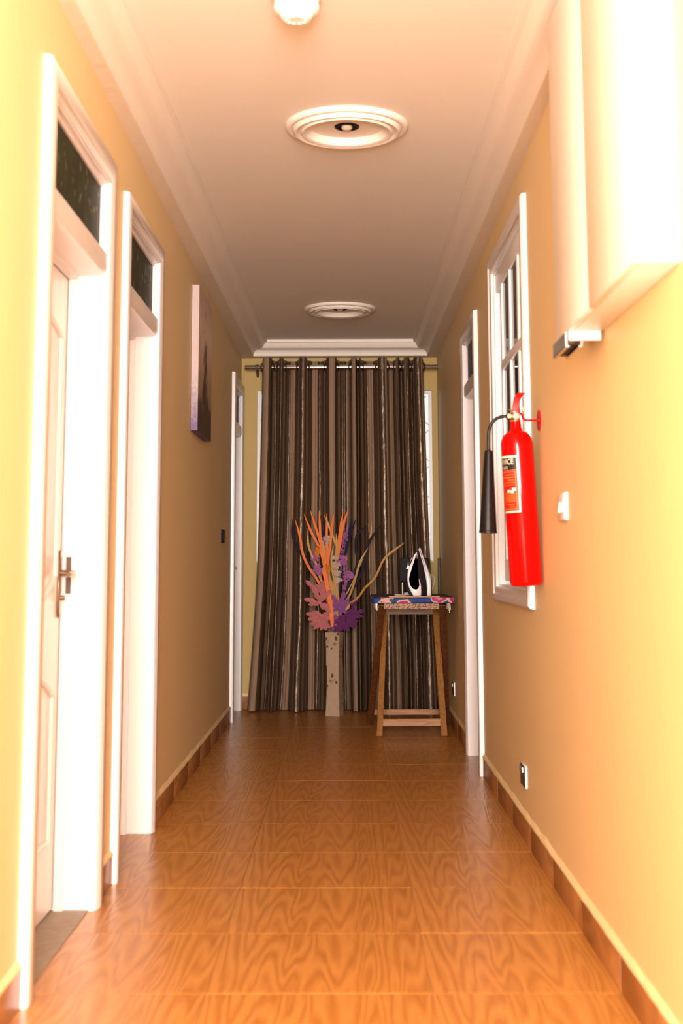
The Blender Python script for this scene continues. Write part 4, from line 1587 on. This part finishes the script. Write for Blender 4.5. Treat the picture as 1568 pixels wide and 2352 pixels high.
# ------------------------------------------------------------------ artificial flower arrangement
FY = 10.70
FO = Vector((-0.098, 10.735, 0.56))
flw = tag(empty('flower_arrangement', FO), 'artificial arrangement of pink, purple and orange flowers and ribbons standing in the vase', 'flowers')
px2 = lambda px, py, dy=0.0: Vector((-0.433 + (px - 668) * 0.003358, FY + dy, 1.491 - (py - 1192) * 0.00331)) - FO
c7 = lambda x, y: (660 + x / 5.407, 1150 + y / 5.407)
c8 = lambda x, y: (690 + x / 9.224, 1310 + y / 9.224)
M_ORG = mat('orange_fabric', (0.66, 0.13, 0.004), 0.55, 0.3, var=0.15, vscale=30)
M_PURP = mat('dark_purple_fabric', (0.008, 0.003, 0.014), 0.6, 0.12)
M_TAN = mat('tan_ribbon', (0.40, 0.20, 0.035), 0.5, 0.35, var=0.15, vscale=25)
M_PINK = mat('pink_petal_fabric', (0.40, 0.125, 0.12), 0.7, 0.15, var=0.12, vscale=40, bump=0.15, bscale=90)
M_LILAC = mat('lilac_petal_fabric', (0.21, 0.065, 0.20), 0.7, 0.15, var=0.15, vscale=40, bump=0.15, bscale=90)
M_LILACD = mat('deep_purple_petal_fabric', (0.105, 0.020, 0.088), 0.7, 0.15, var=0.2, vscale=40)
M_HYD = mat('lilac_blossom', (0.30, 0.095, 0.24), 0.7, 0.15, var=0.2, vscale=60)
M_WHT = mat('cream_blossom', (0.42, 0.31, 0.22), 0.7, 0.15, var=0.2, vscale=60)
M_STEM = mat('green_stem', (0.06, 0.08, 0.02), 0.6)


def strap(name, pp, w, m, dy=0.0, dy1=None, taper=True, twist=0.0):
    """strap leaf along points given tip first"""
    n0 = len(pp)
    dy1 = dy if dy1 is None else dy1
    P = [px2(x, y, dy + (dy1 - dy) * i / max(1, n0 - 1)) for i, (x, y) in enumerate(pp)]
    c = catmull(P, 7)
    bm = bmesh.new()
    prev = None
    n = len(c)
    for i, p in enumerate(c):
        t = (c[min(i + 1, n - 1)] - c[max(i - 1, 0)]).normalized()
        side = t.cross(Vector((0, 1, 0))).normalized()
        a = twist * i / n
        side = (side * math.cos(a) + Vector((0, 1, 0)) * math.sin(a)).normalized()
        nr = t.cross(side).normalized()
        f = i / (n - 1)
        ww = w * (min(1.0, 0.25 + 5 * f) if taper else 1.0) * (1.0 if f < 0.85 else 1.0 - 0.35 * (f - 0.85) / 0.15)
        row = [bm.verts.new(p - side * ww / 2), bm.verts.new(p - nr * ww * 0.10), bm.verts.new(p + side * ww / 2), bm.verts.new(p + nr * 0.0012)]
        if prev:
            for q in range(4):
                bm.faces.new((prev[q], prev[(q + 1) % 4], row[(q + 1) % 4], row[q]))
        else:
            bm.faces.new(row)
        prev = row
    bm.faces.new(prev[::-1])
    return new_obj(name, bm, m, flw, True)


BASE = (764, 1440)
OR = [
    [(205, 165), (290, 380), (385, 570), (440, 740), (475, 960)],
    [(285, 125), (340, 300), (395, 480), (432, 640), (470, 850)],
    [(393, 120), (402, 300), (412, 500), (450, 720), (492, 950)],
    [(95, 240), (150, 430), (190, 660), (270, 840), (365, 980)],
    [(490, 160), (488, 350), (487, 560), (500, 800)],
    [(575, 160), (555, 330), (530, 560), (505, 840)],
    [(693, 130), (660, 330), (627, 560), (605, 720)],
    [(755, 110), (700, 280), (660, 500), (628, 700)],
]
for i, pts in enumerate(OR):
    strap('orange_leaf', [c7(*p) for p in pts] + [(757 + i, 1395), BASE], 0.0185, M_ORG, -0.02 - 0.01 * (i % 3), 0.0)
strap('orange_leaf', [c8(480, -60), c8(505, 60), c8(545, 220), c8(600, 520), c8(635, 760), c8(655, 960), c8(672, 1190)], 0.030, M_ORG, -0.07, -0.085)
PU = [
    [(55, 225), (60, 420), (110, 560), (190, 690), (265, 780)],
    [(510, 160), (450, 320), (443, 480), (470, 700), (490, 850)],
    [(850, 235), (775, 430), (725, 640), (690, 780)],
    [(805, 215), (745, 430), (705, 640)],
    [(990, 305), (868, 430), (848, 600), (868, 760), (800, 980)],
    [(1165, 305), (1030, 490), (965, 680), (930, 880), (800, 1110)],
]
for i, pts in enumerate(PU):
    strap('purple_leaf', [c7(*p) for p in pts] + [(768 + i, 1400), BASE], 0.021, M_PURP, 0.01, 0.0)
TA = [
    [(255, 330), (258, 540), (318, 720), (388, 850), (412, 980)],
    [(455, 170), (520, 330), (590, 520), (612, 660)],
    [(420, 450), (455, 600), (475, 760)],
    [(1000, 590), (900, 770), (845, 960), (760, 1200)],
    [(1455, 525), (1340, 610), (1200, 730), (1085, 960), (960, 1090), (850, 1230)],
    [(570, 560), (545, 760), (580, 960)],
    [(605, 410), (610, 600), (600, 760)],
]
for i, pts in enumerate(TA):
    strap('tan_ribbon', [c7(*p) for p in pts] + [(770 + i, 1405), BASE], 0.0165, M_TAN, -0.035, 0.0, True, 0.5 if i in (3, 4) else 0.2)
strap('tan_ribbon', [c7(1045, 260), c7(1040, 400), c7(1000, 560), c7(900, 800), (780, 1400), BASE], 0.012, M_TAN, 0.02, 0.0)
strap('tan_ribbon', [c8(650, -20), c8(740, 300), c8(785, 520), c8(790, 680), BASE], 0.0165, M_TAN, -0.045, 0.0)
strap('tan_ribbon', [c8(600, 110), c8(680, 330), c8(745, 530), c8(760, 700), BASE], 0.0165, M_TAN, -0.04, 0.0)
strap('tan_ribbon', [c8(1030, 730), c8(1000, 790), c8(950, 840)], 0.016, M_TAN, -0.09, -0.09)


def petal_mesh(bm, origin, direction, normal, L, W, curl, lobes=3, ph=0.0):
    d = direction.normalized()
    nrm = (normal - d * normal.dot(d)).normalized()
    s = d.cross(nrm).normalized()
    n = 12
    rows = []
    for i in range(n + 1):
        t = i / n
        w = W * (0.10 + 0.90 * math.sin(PI * min(1, t * 0.96) ** 1.25) ** 0.7) * (1 + 0.24 * math.sin(2 * PI * lobes * t + ph))
        if i == n:
            w = W * 0.16
        c = origin + d * (L * t) + nrm * (curl * L * (t * t - 0.15 * t))
        rows.append([bm.verts.new(c - s * w / 2 + nrm * w * 0.22), bm.verts.new(c - s * w / 4 + nrm * w * 0.12), bm.verts.new(c - nrm * 0.001), bm.verts.new(c + s * w / 4 + nrm * w * 0.12), bm.verts.new(c + s * w / 2 + nrm * w * 0.18)])
    for i in range(n):
        for q in range(4):
            bm.faces.new((rows[i][q], rows[i][q + 1], rows[i + 1][q + 1], rows[i + 1][q]))


def bloom(cpx, dy, petals, m, seed):
    """large lobed bloom: petals (angle deg in the picture plane, length m, width m, forward lean)"""
    r = random.Random(seed)
    hub = bpy.data.objects.new('bloom', None)
    bm = bmesh.new()
    c = px2(*cpx, dy)
    lathe(bm, [(0.0, 0.0), (0.010, 0.003), (0.012, 0.010), (0.0, 0.016)], 12, c, (0, -1, 0), False)
    fl = new_obj('bloom', bm, m, flw, True)
    for (a, l, w, ln) in petals:
        ar = math.radians(a)
        d = Vector((math.cos(ar), -ln, math.sin(ar)))
        bm = bmesh.new()
        petal_mesh(bm, c, d, Vector((0, -1, 0.15)), l * 1.03, w * 0.78, r.uniform(-0.30, -0.05), 3, r.uniform(0, 6))
        new_obj('petal', bm, m, fl, True)
    return fl


bloom(c8(410, 690), -0.075, [(165, 0.118, 0.045, 0.15), (112, 0.150, 0.048, 0.12), (75, 0.125, 0.044, 0.25), (48, 0.128, 0.042, 0.15), (188, 0.085, 0.036, 0.3), (205, 0.05, 0.03, 0.4), (-20, 0.085, 0.036, 0.35), (-60, 0.06, 0.032, 0.4), (-40, 0.11, 0.045, 0.3)], M_PINK, 1)
bloom(c8(360, 470), -0.03, [(135, 0.125, 0.042, 0.0), (100, 0.06, 0.05, 0.1), (40, 0.11, 0.045, 0.05), (15, 0.09, 0.045, 0.1), (60, 0.10, 0.04, 0.0)], M_PINK, 2)
bloom(c8(450, 960), -0.055, [(172, 0.115, 0.045, 0.2), (195, 0.105, 0.045, 0.3), (215, 0.09, 0.045, 0.3), (235, 0.075, 0.04, 0.4), (270, 0.09, 0.05, 0.3), (300, 0.095, 0.05, 0.3), (150, 0.07, 0.04, 0.3), (340, 0.08, 0.045, 0.3), (20, 0.06, 0.04, 0.3)], M_PINK, 3)
bloom(c8(480, 1130), -0.06, [(180, 0.10, 0.040, 0.1), (165, 0.085, 0.038, 0.3), (205, 0.08, 0.036, 0.2), (300, 0.055, 0.04, 0.3), (335, 0.06, 0.04, 0.3), (250, 0.05, 0.036, 0.3)], M_PINK, 4)
bloom(c8(820, 800), -0.07, [(118, 0.110, 0.044, 0.2), (72, 0.125, 0.046, 0.15), (42, 0.10, 0.046, 0.3), (5, 0.08, 0.04, 0.35), (-35, 0.07, 0.04, 0.4), (150, 0.06, 0.04, 0.3), (200, 0.05, 0.035, 0.4), (-80, 0.06, 0.04, 0.4)], M_LILAC, 5)
bloom(c8(960, 960), -0.05, [(15, 0.145, 0.045, 0.0), (-2, 0.13, 0.04, 0.1), (40, 0.07, 0.04, 0.2), (-30, 0.08, 0.045, 0.3), (-60, 0.08, 0.045, 0.3), (200, 0.09, 0.05, 0.3), (240, 0.08, 0.045, 0.3), (75, 0.06, 0.035, 0.1)], M_LILACD, 6)
bloom(c8(900, 1130), -0.06, [(12, 0.115, 0.045, 0.25), (-12, 0.11, 0.038, 0.1), (-45, 0.065, 0.04, 0.3), (-75, 0.05, 0.035, 0.4), (190, 0.09, 0.05, 0.2), (215, 0.09, 0.05, 0.3), (245, 0.06, 0.045, 0.4), (100, 0.06, 0.045, 0.3), (160, 0.07, 0.045, 0.3)], M_LILACD, 7)
bloom(c8(740, 1150), -0.055, [(255, 0.055, 0.045, 0.3), (290, 0.055, 0.045, 0.3), (200, 0.05, 0.04, 0.3), (90, 0.08, 0.05, 0.2), (120, 0.06, 0.045, 0.3)], M_LILAC, 8)
bloom(c8(1080, 720), 0.0, [(30, 0.06, 0.02, 0.0), (5, 0.04, 0.03, 0.0), (80, 0.05, 0.03, 0.0), (-70, 0.06, 0.035, 0.0)], M_LILACD, 9)


def floret(bm, c, r, rg, n=5):
    nrm = Vector((rg.uniform(-0.6, 0.6), -1, rg.uniform(-0.4, 0.7))).normalized()
    u = nrm.orthogonal().normalized()
    v = nrm.cross(u)
    a0 = rg.uniform(0, 6)
    ce = bm.verts.new(c + nrm * 0.001)
    for k in range(n):
        a = a0 + 2 * PI * k / n
        d = u * math.cos(a) + v * math.sin(a)
        e = u * -math.sin(a) + v * math.cos(a)
        p1 = bm.verts.new(c + d * r * 0.6 + e * r * 0.40 + nrm * r * 0.15)
        p2 = bm.verts.new(c + d * r * 1.0 + e * r * 0.18 + nrm * r * 0.05)
        p4 = bm.verts.new(c + d * r * 1.0 - e * r * 0.18 + nrm * r * 0.05)
        p3 = bm.verts.new(c + d * r * 0.6 - e * r * 0.40 + nrm * r * 0.15)
        bm.faces.new((ce, p1, p2, p4, p3))


def cluster(name, cpx, dy, rx, rz, n, fr, m, seed):
    rg = random.Random(seed)
    c = px2(*cpx, dy)
    bm = bmesh.new()
    for k in range(n):
        a = rg.uniform(0, 2 * PI)
        q = math.sqrt(rg.random())
        o = Vector((rx * q * math.cos(a), -0.9 * min(rx, rz) * math.sqrt(max(0, 1 - q * q)), rz * q * math.sin(a)))
        floret(bm, c + o, fr * rg.uniform(0.8, 1.2), rg)
    tube(bm, [c, px2(*BASE, 0.0)], 0.0022, 5)
    return new_obj(name, bm, m, flw, False)


cluster('hydrangea_head', c7(680, 745), -0.02, 0.038, 0.036, 46, 0.0105, M_HYD, 1)
cluster('hydrangea_head', c7(380, 865), -0.01, 0.036, 0.040, 44, 0.0105, M_HYD, 2)
cluster('hydrangea_head', c7(345, 705), 0.0, 0.032, 0.036, 36, 0.010, M_HYD, 3)
cluster('hydrangea_head', c8(1030, 110), -0.01, 0.030, 0.036, 36, 0.010, M_HYD, 4)
cluster('hydrangea_head', c7(470, 510), 0.0, 0.022, 0.040, 30, 0.010, M_HYD, 5)
cluster('cream_blossom', c7(605, 810), -0.03, 0.030, 0.020, 9, 0.015, M_WHT, 6)
cluster('cream_blossom', c7(622, 900), -0.03, 0.030, 0.020, 9, 0.015, M_WHT, 7)
cluster('cream_blossom', c7(595, 715), -0.02, 0.018, 0.014, 7, 0.013, M_WHT, 8)
cluster('cream_blossom', c7(500, 480), -0.015, 0.018, 0.045, 10, 0.013, M_WHT, 9)
cluster('cream_blossom', c8(790, 200), -0.03, 0.026, 0.030, 9, 0.014, M_WHT, 10)


def spike(p0, p1, dy, m, seed):
    rg = random.Random(seed)
    a, b = px2(*p0, dy), px2(*p1, dy)
    bm = bmesh.new()
    for k in range(46):
        t = k / 46
        c = a.lerp(b, t)
        w = 0.004 + 0.012 * t
        floret(bm, c + Vector((rg.uniform(-w, w), -rg.uniform(0, w), rg.uniform(-0.004, 0.004))), 0.0065, rg, 4)
    tube(bm, [a, b, px2(*BASE, 0)], 0.0018, 5)
    return new_obj('lavender_spike', bm, m, flw)


spike(c7(752, 300), c7(722, 500), 0.0, M_HYD, 1)
spike(c7(705, 400), c7(678, 660), -0.005, M_HYD, 2)
spike(c7(700, 760), c8(945, 230), -0.005, M_HYD, 3)
spike(c8(960, 100), c8(920, 420), -0.012, M_HYD, 4)


def tulip(cpx, dy, l, seed):
    c = px2(*cpx, dy)
    bm = bmesh.new()
    for k in range(6):
        a = 2 * PI * k / 6
        out = Vector((math.cos(a), math.sin(a), 0))
        petal_mesh(bm, c + Vector((0, 0, -l * 0.5)), Vector((0, 0, 1)) + out * 0.28, -out, l, l * 0.5, 0.10, 1, 0)
    tube(bm, [c + Vector((0, 0, -l * 0.5)), px2(*BASE, 0)], 0.002, 5)
    o = new_obj('orange_bud', bm, M_ORG, flw, True)
    bm = bmesh.new()
    for dz, s in ((0.018, 1), (-0.012, 1.1)):
        petal_mesh(bm, c + Vector((0.004, -0.020, dz - 0.018)), Vector((0, -0.2, 1)), Vector((0, -1, 0)), 0.034 * s, 0.024 * s, 0.1, 1, 0)
    new_obj('bud_centre', bm, M_TAN, o, True)


tulip(c7(368, 645), -0.03, 0.085, 1)
tulip(c7(505, 855), -0.04, 0.085, 2)
strap('stem', [(760, 1330), (763, 1400), (764, 1470), (764, 1480)], 0.02, M_STEM, 0.0, 0.02)

# ------------------------------------------------------------------ key with tag in the lock of the far door
KX, KY = XL - 0.074, D3['y1'] - 0.055
key = tag(empty('key_ring', (KX, KY, 1.035)), 'key with small tag hanging from the lock of the far left door', 'key')
tubeo('key_bow', [(0.002, 0, 0.002), (0.030, 0, 0.002)], 0.0022, M_CHROME, key, 8)
tubeo('split_ring', [(0.034 + 0.011 * math.cos(a), -0.002, -0.010 + 0.012 * math.sin(a)) for a in [2 * PI * k / 18 for k in range(18)]], 0.0016, M_CHROME, key, 6, True)
tubeo('chain', [(0.034, -0.002, -0.022), (0.035, -0.003, -0.052)], 0.0018, M_CHROME, key, 6)
bm = bmesh.new()
box(bm, 0.029, 0.041, -0.005, -0.001, -0.096, -0.052, 0.001, 1)
new_obj('tag', bm, M_GOLD, key)
